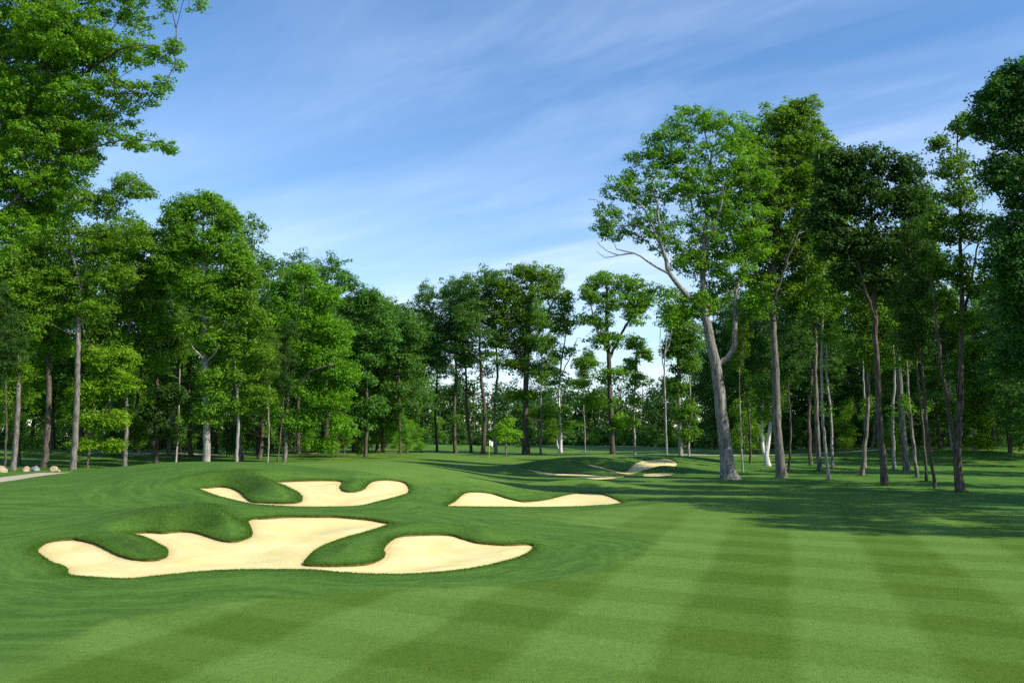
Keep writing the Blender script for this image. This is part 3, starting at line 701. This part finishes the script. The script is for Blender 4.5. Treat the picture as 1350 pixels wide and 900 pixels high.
tree('snag_tree', 'white bare forked snag topped by a tuft of leaves, right of the huge oak', 'tree', 85,
     [[(1011,618,8),(1010,600,7),(1013,585,5),(1015,562,4),(1015,535,3),(1012,505,2)],[(1010,600,5),(1005,585,4.5),(1004,560,3.5),(1007,530,2)]],
     [(1010,545,20,13),(1015,520,24,14),(1000,505,18,14),(1022,495,18,12)], leaf='mid', bark='white', seed=15, ncl=70, nper=38, size=.2, rc=.8, flare=.5)
tree(LT, 'thin pale leaning trunk with high leaves between the tall straight oak and the dark tree', 'tree', 67,
     [[(1090,634,4.6),(1087,580,4),(1084,530,3.6),(1083,460,3),(1086,380,2.4),(1084,320,1.5)]], [(1084,330,16,18),(1090,375,20,18),(1078,410,16,14),(1092,440,14,10)], leaf='mid', bark='pale', seed=16, ncl=90, nper=38, size=.18, rc=.7)
tree(LT, 'yellow-green sunlit tree with leaves down its whole height behind the twin-stemmed tree', 'tree', 104,
     [[(1282,601,4),(1284,560,3.6),(1285,500,3),(1283,440,2)]], [(1278,425,20,18),(1288,465,17,20),(1292,510,18,22),(1290,552,17,20),(1292,585,14,12),(1272,480,12,25),(1274,540,9,18)], leaf='yellow', bark='pale', seed=17, ncl=300, nper=38, size=.25, rc=.85)
# ---- centre: trees behind the green
tree('oak_tree', 'tallest tree behind the flag, broad crown over a thick dark trunk', 'tree', 118,
     [[(692,604,8),(693,540,7),(694,480,6.5),(697,420,5.5),(702,370,3.5),(704,350,2)],[(695,470,4),(715,430,3,1),(732,390,2,1)],[(694,490,3.5),(675,440,3,-1),(668,400,2,-1)]],
     [(692,358,26,15),(728,364,20,15),(670,380,18,16),(708,388,42,20),(678,418,33,20),(726,420,33,16),(745,395,12,16),(700,452,38,13),(680,480,25,9),(718,490,26,8),(690,520,28,8),(712,545,18,6)],
     leaf='bright', bark='dark', seed=21, ncl=620, nper=36, size=.24, rc=.85)
tree('oak_tree', 'wide fan-crowned tree standing alone left of the gap of sky', 'tree', 116,
     [[(807,597,7),(805,540,6.5),(803,480,6),(800,430,5),(800,380,3)],[(803,472,4),(822,435,3.4,1),(842,400,2,1)],[(803,470,3),(785,430,2.5,-1),(778,400,1.6,-1)]],
     [(795,368,25,11),(833,374,25,13),(778,386,16,13),(815,395,46,17),(850,392,14,14),(785,420,23,15),(840,415,18,13),(800,448,28,13),(775,478,18,9),(808,492,28,11),(790,530,24,11),(815,555,16,12),(765,505,14,6)],
     leaf='bright', bark='dark', seed=22, ncl=560, nper=36, size=.23, rc=.8)
tree('young_tree', 'small yellow-green maple lit by the sun right of the flag', 'tree', 112,
     [[(667,600,2.4),(667,585,2),(668,565,1.2)]], [(665,563,11,8),(680,570,9,5),(655,571,8,5),(673,554,8,5),(668,578,12,4)], leaf='yellow', bark='grey', seed=23, ncl=60, nper=20, size=.22, rc=.6)
tree(LT, 'thin open tree with whitish forked foot between the two broad trees', 'tree', 120,
     [[(739,603,4.5),(739,560,3.2),(737,520,2.8),(740,480,2.2),(746,440,1.6),(750,410,1)],[(738,600,3.2),(734,585,2.4),(735,575,1.5)],[(739,500,1.8),(752,470,1.4),(762,445,1)]],
     [(742,430,16,12),(752,460,14,8),(735,470,12,8),(742,505,20,8),(738,540,22,9),(748,560,14,7)], leaf='mid', bark='white', seed=24, ncl=120, nper=26, size=.24, rc=.75)
tree(LT, 'small slim tree under the gap of sky, right of the fan-crowned tree', 'tree', 112,
     [[(836,597,3),(836,540,2.5),(838,490,2),(840,450,1.4)]], [(838,452,13,11),(850,468,12,9),(830,480,13,10),(842,500,14,10),(835,525,10,8),(832,555,8,7)], leaf='bright', bark='pale', seed=25, ncl=130, nper=30, size=.23, rc=.7)
tree('dead_tree', 'tall thin nearly bare pole of a tree in the gap of sky', 'tree', 100,
     [[(878,600,3),(877,540,2.6),(876,490,2.2),(878,450,1.4),(880,425,.8)],[(876,492,1.8),(871,460,1.4),(870,430,.8)],[(876,470,1.3),(884,445,1),(886,420,.7)]],
     [(872,418,5,6,0,.3),(885,412,4,5,0,.3)], leaf='mid', bark='pale', seed=26, ncl=8, nper=8, size=.2, rc=.4, flare=.3)
tree(LT, 'bright narrow tree with full crown left of the huge forked oak', 'tree', 108,
     [[(896,601,6),(896,550,5.5),(895,500,5),(893,450,4),(892,410,2)]], [(890,410,20,16),(900,440,22,16),(885,460,16,14),(902,480,18,14),(890,510,16,14),(905,540,16,14),(908,570,12,10)], leaf='mid', bark='pale', seed=27, ncl=300, nper=36, size=.24, rc=.85)
# ---- left side
tree('oak_tree', 'near tree on the left whose branches reach out over the sky, trunk outside the picture', 'tree', 45,
     [[(-85,650,26),(-86,500,22),(-80,350,19),(-66,220,15),(-50,90,11),(-35,-40,7),(-25,-120,3)],
      [(-75,300,7),(-20,240,5,1),(50,170,3.6,2),(110,100,2.8,1),(160,65,3,-1),(205,60,1.2,-1)],
      [(-60,160,7),(0,80,5,1),(60,25,4,1),(130,0,3,1),(190,-12,2.2,1),(250,-5,1,1)],
      [(-76,340,7),(-20,300,5,0),(50,235,3.6,0),(110,200,2.6,0),(165,185,1.8,0),(215,188,1,0)],
      [(110,100,3,-1),(150,110,2.4,-1),(190,125,1.5,-1)]],
     [(25,0,58,38),(100,5,48,20),(170,-4,38,12),(232,0,24,7),(262,3,12,5),(60,55,58,33),(135,58,42,17),(195,72,34,14),(228,62,14,9),(235,85,10,8),(20,125,58,42),(90,125,50,28),(150,118,33,15),(192,122,26,10),(215,108,14,8),
      (55,185,50,33),(128,172,33,13),(178,184,36,11),(222,192,12,7),(0,220,50,40),(60,238,38,26),(40,-70,90,48),(140,-50,60,25),(-80,0,80,80),(-90,150,70,70),(-60,-120,80,50),(105,215,26,12),(-70,280,55,50),(0,300,45,35),(30,90,70,60,3,1.5),(40,170,70,50,4,1.5),(80,60,50,40,3),(10,270,60,45,2,1.3),(60,280,35,30,2),(20,30,70,50,4,1.3),(90,150,55,45,2,1.4),(110,75,60,45,2,1.2),(85,40,60,40,-1,1.2),(100,200,50,40,2,1.2),(50,250,60,50,2,1.2),(-20,150,70,90,5,1.4),(160,150,28,20,1,.8),(175,25,38,16,1,.9)],
     leaf='bright', bark='dark', seed=31, ncl=3300, nper=46, size=.125, rc=.42, tip=.011)
tree(LT, 'tree with tall clean pale trunk right of the boulders', 'tree', 81,
     [[(100,619,8.5),(101,540,7.5),(103,450,6.5),(106,385,5.5),(122,330,4),(140,290,3),(160,250,1.6)],[(106,388,4),(95,335,3.4,-1),(90,290,2,-1)]],
     [(165,240,23,13),(188,250,16,12),(140,268,38,20),(100,258,33,22),(60,300,42,28),(110,318,48,28),(160,310,38,24),(30,340,38,32),(80,368,42,28),(150,358,40,26),(120,405,33,20),(60,412,33,20)],
     leaf='bright', bark='grey', seed=32, ncl=800, nper=44, size=.18, rc=.7)
tree('oak_tree', 'tall oval oak with broken pale limb stubs, standing on the crest of the left mound', 'tree', 84,
     [[(275,608,10),(273,540,9),(270,470,8),(269,400,6.5),(268,330,4.5),(268,280,2)],[(269,400,2.6),(250,350,2,1),(236,310,1.2,1)],[(269,380,2.6),(290,340,2,1),(302,305,1.2,1)]],
     [(265,268,38,17),(236,288,27,22),(300,290,19,22),(270,318,53,28),(225,340,22,28),(313,345,18,28),(265,378,42,28),(295,395,26,26),(280,450,22,18),(282,500,18,25),(276,545,18,16),(255,430,18,15),(290,530,10,16)],
     leaf='bright', bark='pale', seed=33, ncl=950, nper=42, size=.2, rc=.75,
     twigs=[[(270,480,3),(262,466,2.6,-1),(254,456,1.6,-1.5)],[(270,478,3),(283,465,2.6,-1),(290,452,1.4,-1.5)]])
tree(LT, 'pale straight trunk between dark ones beside the boulders, far left', 'tree', 80,
     [[(22,621,7.5),(23,550,6.5),(24,480,5.5),(22,420,4.5),(18,360,2)]], [(8,350,32,25),(30,385,30,22),(0,410,30,25),(30,430,28,20),(5,460,24,20),(25,490,16,12),(5,520,12,14)], leaf='bright', bark='grey', seed=34, ncl=420, nper=42, size=.19, rc=.75)
tree(LT, 'black-trunked tree behind the boulders at the left', 'tree', 84,
     [[(63,620,8.5),(64,540,7.5),(63,470,6.5),(60,400,4)]], [(55,380,35,28),(80,410,28,22),(45,430,28,22),(75,455,24,14),(40,480,18,12)], leaf='bright', bark='dark', seed=35, ncl=330, nper=42, size=.2, rc=.75)
tree('young_tree', 'glowing yellow-green young tree leafy to the ground left of the mound crest', 'tree', 84,
     [[(119,614,4),(121,570,3.4),(128,520,2.6),(135,470,1.6)]], [(140,475,30,20),(158,505,26,18),(120,515,30,20),(112,552,24,12),(146,550,26,14),(112,585,26,8),(150,585,14,8),(165,470,16,14)], leaf='yellow', bark='grey', seed=36, ncl=380, nper=38, size=.2, rc=.7)
tree(LT, 'tree with slim grey trunk right behind the glowing young tree', 'tree', 86,
     [[(168,610,6),(167,550,5.4),(166,480,4.6),(172,420,4),(185,360,3),(195,310,1.6)]], [(190,315,30,20),(170,345,30,24),(205,370,28,26),(180,400,34,24),(210,430,24,22),(170,450,28,16),(205,475,18,14)], leaf='bright', bark='grey', seed=37, ncl=480, nper=42, size=.2, rc=.8)
tree(LT, 'dark slender tree rising between the grey-trunked tree and the oval oak', 'tree', 92,
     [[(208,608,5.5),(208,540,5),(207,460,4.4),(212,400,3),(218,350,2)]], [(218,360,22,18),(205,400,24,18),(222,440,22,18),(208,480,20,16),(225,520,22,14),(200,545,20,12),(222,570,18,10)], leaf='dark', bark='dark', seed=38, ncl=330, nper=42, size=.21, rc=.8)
tree(LT, 'leafy tree right of the oval oak with a thin pale trunk below', 'tree', 84,
     [[(314,615,4.6),(314,560,4),(312,500,3.6),(308,450,3),(318,400,2.4),(325,360,1.4)]], [(328,365,20,16),(318,395,24,18),(335,420,22,20),(312,450,24,18),(338,465,20,16),(318,490,24,14),(340,520,20,14),(318,535,18,10)], leaf='bright', bark='pale', seed=39, ncl=330, nper=42, size=.2, rc=.8)
tree('maple_tree', 'broad layered tree with branches sweeping down to the turf, centre of the left wood', 'tree', 92,
     [[(377,613,6),(378,560,5.4),(382,500,5),(390,440,4),(398,390,2.6),(402,362,1.4)],[(380,520,3),(410,490,2.5,-1),(440,480,1.6,-1)]],
     [(400,360,25,12),(375,385,22,18),(425,388,24,18),(400,418,42,22),(440,440,30,22),(370,440,26,24),(415,470,46,22),(450,490,24,18),(385,505,34,18),(430,525,38,18),(450,560,18,16),(400,555,26,14),(365,545,20,14),(425,585,20,8)],
     leaf='bright', bark='grey', seed=40, ncl=900, nper=42, size=.2, rc=.8)
tree(LT, 'cool green tree with flat-topped crown right of the broad layered tree', 'tree', 102,
     [[(483,602,5),(484,540,4.6),(482,480,4.2),(484,430,3),(486,400,1.8)]], [(455,372,22,12),(485,392,24,14),(468,405,26,18),(502,415,20,18),(480,440,26,18),(515,445,14,18),(490,470,16,10),(475,500,20,12),(490,535,24,14),(470,560,20,14)], leaf='blue', bark='dark', seed=41, ncl=420, nper=36, size=.23, rc=.85)
tree(LT, 'blue-grey trunked tree where the left wood meets the green', 'tree', 112,
     [[(528,602,4),(527,550,3.6),(526,500,3.2),(528,450,2.6),(535,420,1.6)]], [(530,425,18,16),(518,450,18,14),(545,440,16,16),(530,475,20,12),(520,510,16,10),(540,535,16,10)], leaf='blue', bark='dark', seed=42, ncl=230, nper=36, size=.24, rc=.85)

# ---- kinds of wood tree, each built once and then set out again and again
KA = local_tree(101, 22, 10, 4.2, .21, 'mid', 'grey')
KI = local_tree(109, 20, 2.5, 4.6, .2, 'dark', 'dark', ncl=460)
KB = local_tree(102, 24, 12, 3.8, .19, 'dark', 'dark')
KC = local_tree(103, 20, 5, 4.6, .22, 'bright', 'dark', ncl=420)
KD = local_tree(104, 21, 13, 3.0, .16, 'mid', 'pale', ncl=230)
KE = local_tree(105, 19, 3.5, 4.4, .22, 'blue', 'dark', ncl=420)
KF = local_tree(106, 9, 1.8, 2.2, .08, 'bright', 'grey', ncl=130, nper=36, extra=False)
KG = local_tree(107, 23, 11, 4.6, .28, 'blue', 'dark', ncl=380)
KH = local_tree(108, 6, .9, 2.0, .05, 'dark', 'dark', ncl=110, nper=36, extra=False)
rp = np.random.RandomState(77)
def top_h(v, D): return CAMZ + (HZ - v) * D / F
# trunks one can point at on the right, under the high shared canopy
for kind, u, D, vt, sx, label in [
    (KD, 977, 78, 400, .7, 'very thin trunk close right of the foot of the huge forked oak'),
    (KB, 987, 95, 400, 1.0, 'dark trunk behind the gap between the two big oaks'),
    (KB, 1037, 80, 380, .9, 'slim dark trunk just behind the tall straight oak'),
    (KB, 1066, 90, 330, 1.15, 'stout dark trunk midway between the straight oak and the pale leaning trunk'),
    (KD, 1094, 86, 330, .9, 'straight brown stem just right of the pale leaning trunk'),
    (KA, 1132, 73, 310, 1.0, 'sturdy trunk left of the dark round-headed tree'),
    (KD, 1137, 86, 340, .8, 'thin trunk half hidden behind the sturdy one left of the dark tree'),
    (KD, 1175, 84, 320, 1.1, 'pale slim trunk just right of the dark round-headed tree'),
    (KA, 1205, 70, 300, .8, 'grey slim trunk left of the pair of close trunks on the right'),
    (KB, 1217, 65, 300, .75, 'left stem of the pair of close dark trunks on the right'),
    (KB, 1228, 56, 290, .85, 'right and nearer stem of the pair of close dark trunks'),
    (KD, 1252, 106, 400, 1.1, 'sunlit pale trunk far behind the twin-stemmed tree'),
    (KA, 1147, 112, 400, .9, 'faint grey trunk deep behind the sturdy one'),
    (KD, 907, 108, 420, 1.0, 'pale trunk beside the narrow tree left of the huge oak')]:
    plant_tree(kind, LT, label, 'tree', 'tall trees of the thin wood on the right', u, D, top_h(vt, D), rp.uniform(0, 6.28), sx)
# the dark stand behind the flag
for kind, u, D, vt, sx, label in [
    (KG, 555, 121, 386, .9, 'leftmost of the tall dark trees behind the green'),
    (KB, 577, 126, 392, 1.0, 'dark tree second from left behind the green, slightly lower than its neighbours'),
    (KG, 601, 119, 380, 1.0, 'dark tree third from left behind the green'),
    (KB, 622, 121, 372, 1.1, 'dark leaning-crowned tree left of the flag'),
    (KG, 637, 118, 366, 1.0, 'dark tree directly behind the flag'),
    (KD, 654, 122, 368, 1.3, 'paler slim tree just right behind the flag'),
    (KB, 698, 121, 400, .8, 'dark stem touching the thick trunk of the tallest tree behind the flag'),
    (KA, 712, 116, 410, .8, 'bluish grey trunk just right of the tallest tree behind the flag'),
    (KD, 771, 122, 470, .8, 'short thin tree left of the fan-crowned tree')]:
    plant_tree(kind, LT, label, 'tree', 'tall trees behind the green', u, D, top_h(vt, D), rp.uniform(0, 6.28), sx)
for kind, u, D, vt, sx, label in [
    (KD, 355, 86, 440, .7, 'thin pale pole of a trunk left of the broad layered tree'),
    (KB, 368, 90, 430, .9, 'dark trunk touching the broad layered tree on its left'),
    (KB, 11, 79, 380, .8, 'black thin trunk at the far left edge before the boulders'),
    (KC, 30, 88, 380, .9, 'dark trunk just behind the pale one at the far left'),
    (KD, 235, 93, 400, .8, 'thin light trunk left of the oval oak'),
    (KE, 345, 100, 350, 1.0, 'tree whose top shows between the oval oak and the layered tree'),
    (KG, 430, 112, 352, 1.0, 'crown rising above and behind the layered tree'),
    (KG, 395, 112, 344, .8, 'highest crown behind the broad layered tree'),
    (KA, 322, 96, 300, .9, 'tree leaning out behind the right side of the oval oak'),
    (KE, 505, 118, 405, 1.0, 'rounded cool green crown near the right end of the left wood')]:
    plant_tree(kind, LT, label, 'tree', 'trees of the left wood', u, D, top_h(vt, D), rp.uniform(0, 6.28), sx)
# deeper rows
def row(n, u0, u1, D0, D1, v0, v1, kinds, label, group, name=LT, jit=1.0, sx=(.9, 1.2)):
    for i in range(n):
        u = u0 + (u1 - u0) * (i + .5) / n + rp.uniform(-.5, .5) * (u1 - u0) / n * jit; D = rp.uniform(D0, D1); plant_tree(kinds[rp.randint(len(kinds))], name, label, 'tree', group, u, D, top_h(rp.uniform(v0, v1), D), rp.uniform(0, 6.28), rp.uniform(*sx))
row(13, -60, 345, 98, 116, 300, 360, [KA, KC, KE, KB], 'tree standing deep inside the left wood behind the front trunks', 'deep trees of the left wood')
row(9, 340, 540, 116, 132, 395, 440, [KC, KE, KG], 'tree deep in the wood between the layered tree and the green', 'deep trees left of the green')
row(20, -60, 540, 126, 155, 400, 450, [KC, KE], 'furthest tree closing the view through the left wood', 'furthest trees of the left wood')
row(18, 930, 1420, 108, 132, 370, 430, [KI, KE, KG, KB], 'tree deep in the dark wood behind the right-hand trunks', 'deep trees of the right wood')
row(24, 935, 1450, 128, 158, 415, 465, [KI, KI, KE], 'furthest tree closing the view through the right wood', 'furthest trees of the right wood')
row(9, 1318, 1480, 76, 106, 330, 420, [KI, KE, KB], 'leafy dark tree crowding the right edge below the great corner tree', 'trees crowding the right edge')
row(26, 120, 560, 96, 126, 548, 575, [KF, KH], 'small young tree growing in the shade under the left wood', 'young trees under the left wood', 'young_tree')
row(22, 980, 1420, 108, 140, 545, 575, [KF, KH], 'small young tree growing under the dark right wood', 'young trees under the right wood', 'young_tree')
row(9, 555, 900, 128, 150, 560, 580, [KF, KH], 'little tree growing on the low mounds behind the green', 'little trees on the mounds behind the green', 'young_tree', sx=(.9, 1.5))
for u, D, vt, label in [(1110, 100, 540, 'small leafy young tree low between the pale leaning trunk and the sturdy one'), (975, 100, 520, 'slim young tree seen under the arms of the huge oak'), (1180, 92, 555, 'light green sapling right of the dark round-headed tree')]:
    plant_tree(KF, 'young_tree', label, 'tree', 'young trees on the right', u, D, top_h(vt, D), rp.uniform(0, 6.28))
# trees beside the camera's right, outside the picture, that throw the shade across the fairway
for x, y, h in [(32.5, 26.5, 18), (39, 30, 22), (34, 36, 21), (42, 41, 23), (31, 50, 19), (46, 36, 24), (44, 54, 24), (52, 66, 24)]:
    mt, mc, h0 = (KC, KA, KG)[int(x) % 3]; s = h / h0
    r_ = empty(LT, (x, y, zat(x, y)), x, (s * 1.15, s * 1.15, s)); tag(r_, 'tree outside the right edge whose shadow falls across the fairway', 'tree', 'shade trees outside the right edge'); add('trunk', mt, r_); add('crown', mc, r_)
# ragged grass left standing round the trunks
tf = []; rt = np.random.RandomState(3)
for o in list(col.objects):
    if o.type == 'EMPTY' and o.get('category') == 'tree' and o.location.y < 125 and abs(o.location.x) < o.location.y * .56:
        k = 260; a = rt.uniform(0, 6.283, k); r_ = .22 + rt.exponential(.22, k); tf.append(np.column_stack([o.location.x + r_ * np.cos(a), o.location.y + r_ * np.sin(a)]))
blades('grass', 'uncut ragged grass standing round the feet of the trunks', np.concatenate(tf), .11, .022, 21)
# ---- the far wood that reads as one mass
rng = np.random.RandomState(5); Cs = []; rcs = []; TV = []; TF = []; nv = 0
for i in range(290):
    D = rng.uniform(172, 240); u = rng.uniform(-250, 1600); x = (u - CU) / F * D; h = top_h(rng.uniform(500, 532) if 560 < u < 920 else rng.uniform(440, 490), D); z = zat(x, D)
    k = 34; g = rng.normal(0, 1, (k, 3)); g /= np.linalg.norm(g, axis=1)[:, None]; c = np.array([x, D, z + h * .52]) + g * rng.uniform(.3, 1, (k, 1)) ** .5 * np.array([4.8, 4.8, h * .5]); c = c[c[:, 2] > z + .3]
    Cs.append(c); rcs.append(1.5 * rng.uniform(.6, 1.3, len(c)))
    V_, F_ = lathe([(.22, z - .2), (.16, z + h * .4), (.06, z + h * .85)], 5, x, D); TV.append(V_); TF.append(F_ + nv); nv += len(V_)
for i in range(900):
    u = rng.uniform(-300, 1650); D = rng.uniform(165, 182) if 560 < u < 920 else rng.uniform(150, 182); x = (u - CU) / F * D; k = rng.randint(3, 7)
    c = np.array([x, D, zat(x, D) + 1.2]) + rng.normal(0, 1, (k, 3)) * [1.6, 1.2, .9]; c[:, 2] = np.maximum(c[:, 2], zat(x, D) + .4); Cs.append(c); rcs.append(1.25 * rng.uniform(.6, 1.3, k))
V, Fc, tint = leaves(np.concatenate(Cs), np.concatenate(rcs), 44, .42, rng, .7)
wr = empty('woods', (0, 200, 0)); tag(wr, 'far green wood closing the view low behind the trees and mounds', 'woods', kind='stuff')
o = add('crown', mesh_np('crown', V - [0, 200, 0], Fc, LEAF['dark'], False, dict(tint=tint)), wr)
o = add('trunk', mesh_np('trunk', np.concatenate(TV) - [0, 200, 0], np.concatenate(TF), BARK['dark']), wr)


# ------------------------------------------------------------------ light, sky, camera
sc = bpy.context.scene
SA, SE = R(-24), R(35)       # the sun stands to the right, a little behind the camera
sd = Vector((math.cos(SE) * math.cos(SA), math.cos(SE) * math.sin(SA), math.sin(SE)))
sun = bpy.data.lights.new('sun', 'SUN'); sun.energy = 4.9; sun.angle = R(.5); sun.color = (1, .94, .84)
so = bpy.data.objects.new('sun', sun); col.objects.link(so); so.rotation_euler = sd.to_track_quat('Z', 'Y').to_euler(); so.location = (60, -20, 60)
w = bpy.data.worlds.new('World'); sc.world = w; w.use_nodes = True; nt = w.node_tree; nt.nodes.clear(); q = N(nt)
sky = q.n('ShaderNodeTexSky', sky_type='NISHITA'); sky.sun_disc = False; sky.sun_elevation = SE; sky.sun_rotation = math.atan2(sd.x, sd.y)
sky.air_density = 1.0; sky.dust_density = .0; sky.ozone_density = 2.2; sky.altitude = 200
g = q.n('ShaderNodeTexCoord').outputs['Generated']
sp = q.n('ShaderNodeSeparateXYZ'); q.l(g, sp.inputs[0])
zc = q.math('ADD', q.math('MAXIMUM', sp.outputs[2], 0.0), .12)
cx = q.math('DIVIDE', sp.outputs[0], zc); cy = q.math('DIVIDE', sp.outputs[1], zc)
cb = q.n('ShaderNodeCombineXYZ'); q.l(cx, cb.inputs[0]); q.l(cy, cb.inputs[1])
n1 = q.noise(q.mapping(q.mapping(cb.outputs[0], (1, 1, 1), (0, 0, R(28))), (.32, 1.5, 1)), .8, 5, .5, .3)
n2 = q.noise(cb.outputs[0], .45, 3, .5)
n3 = q.noise(q.mapping(q.mapping(cb.outputs[0], (1, 1, 1), (0, 0, R(48))), (.7, 2.4, 1)), 1.6, 7, .62, .6)
cl = q.math('MULTIPLY', q.ramp(q.math('ADD', q.math('MULTIPLY', n1, .65), q.math('MULTIPLY', n3, .35)), .40, .72), q.ramp(n2, .30, .62))
low = q.ramp(sp.outputs[2], .40, .0)
cl = q.math('ADD', q.math('MULTIPLY', cl, .40), q.math('MULTIPLY', q.math('MULTIPLY', low, q.ramp(n1, .22, .68)), .50), clamp=True)
hs = q.n('ShaderNodeHueSaturation'); hs.inputs['Saturation'].default_value = 1.2; hs.inputs['Value'].default_value = 1.1; q.l(sky.outputs[0], hs.inputs['Color'])
skyc = q.mix(1.0, hs.outputs[0], (.97, 1.0, 1.06), 'MULTIPLY')
c = q.mix(cl, skyc, (6.4, 7.3, 9.2))
bg = q.n('ShaderNodeBackground'); bg.inputs[1].default_value = .118; q.l(c, bg.inputs[0]); o = q.n('ShaderNodeOutputWorld'); q.l(bg.outputs[0], o.inputs[0])
cam = bpy.data.cameras.new('camera'); cam.sensor_width = 36; cam.lens = 35; cam.clip_end = 6000; cam.clip_start = .1
co = bpy.data.objects.new('camera', cam); col.objects.link(co); co.location = (0, 0, CAMZ); co.rotation_euler = (math.pi / 2 + PITCH, 0, 0); sc.camera = co
sc.view_settings.view_transform = 'Standard'; sc.view_settings.look = 'None'; sc.view_settings.exposure = .48; sc.view_settings.gamma = 1
sc.cycles.max_bounces = 6; sc.cycles.diffuse_bounces = 3; sc.cycles.transmission_bounces = 4; sc.cycles.use_adaptive_sampling = True; sc.cycles.use_denoising = False
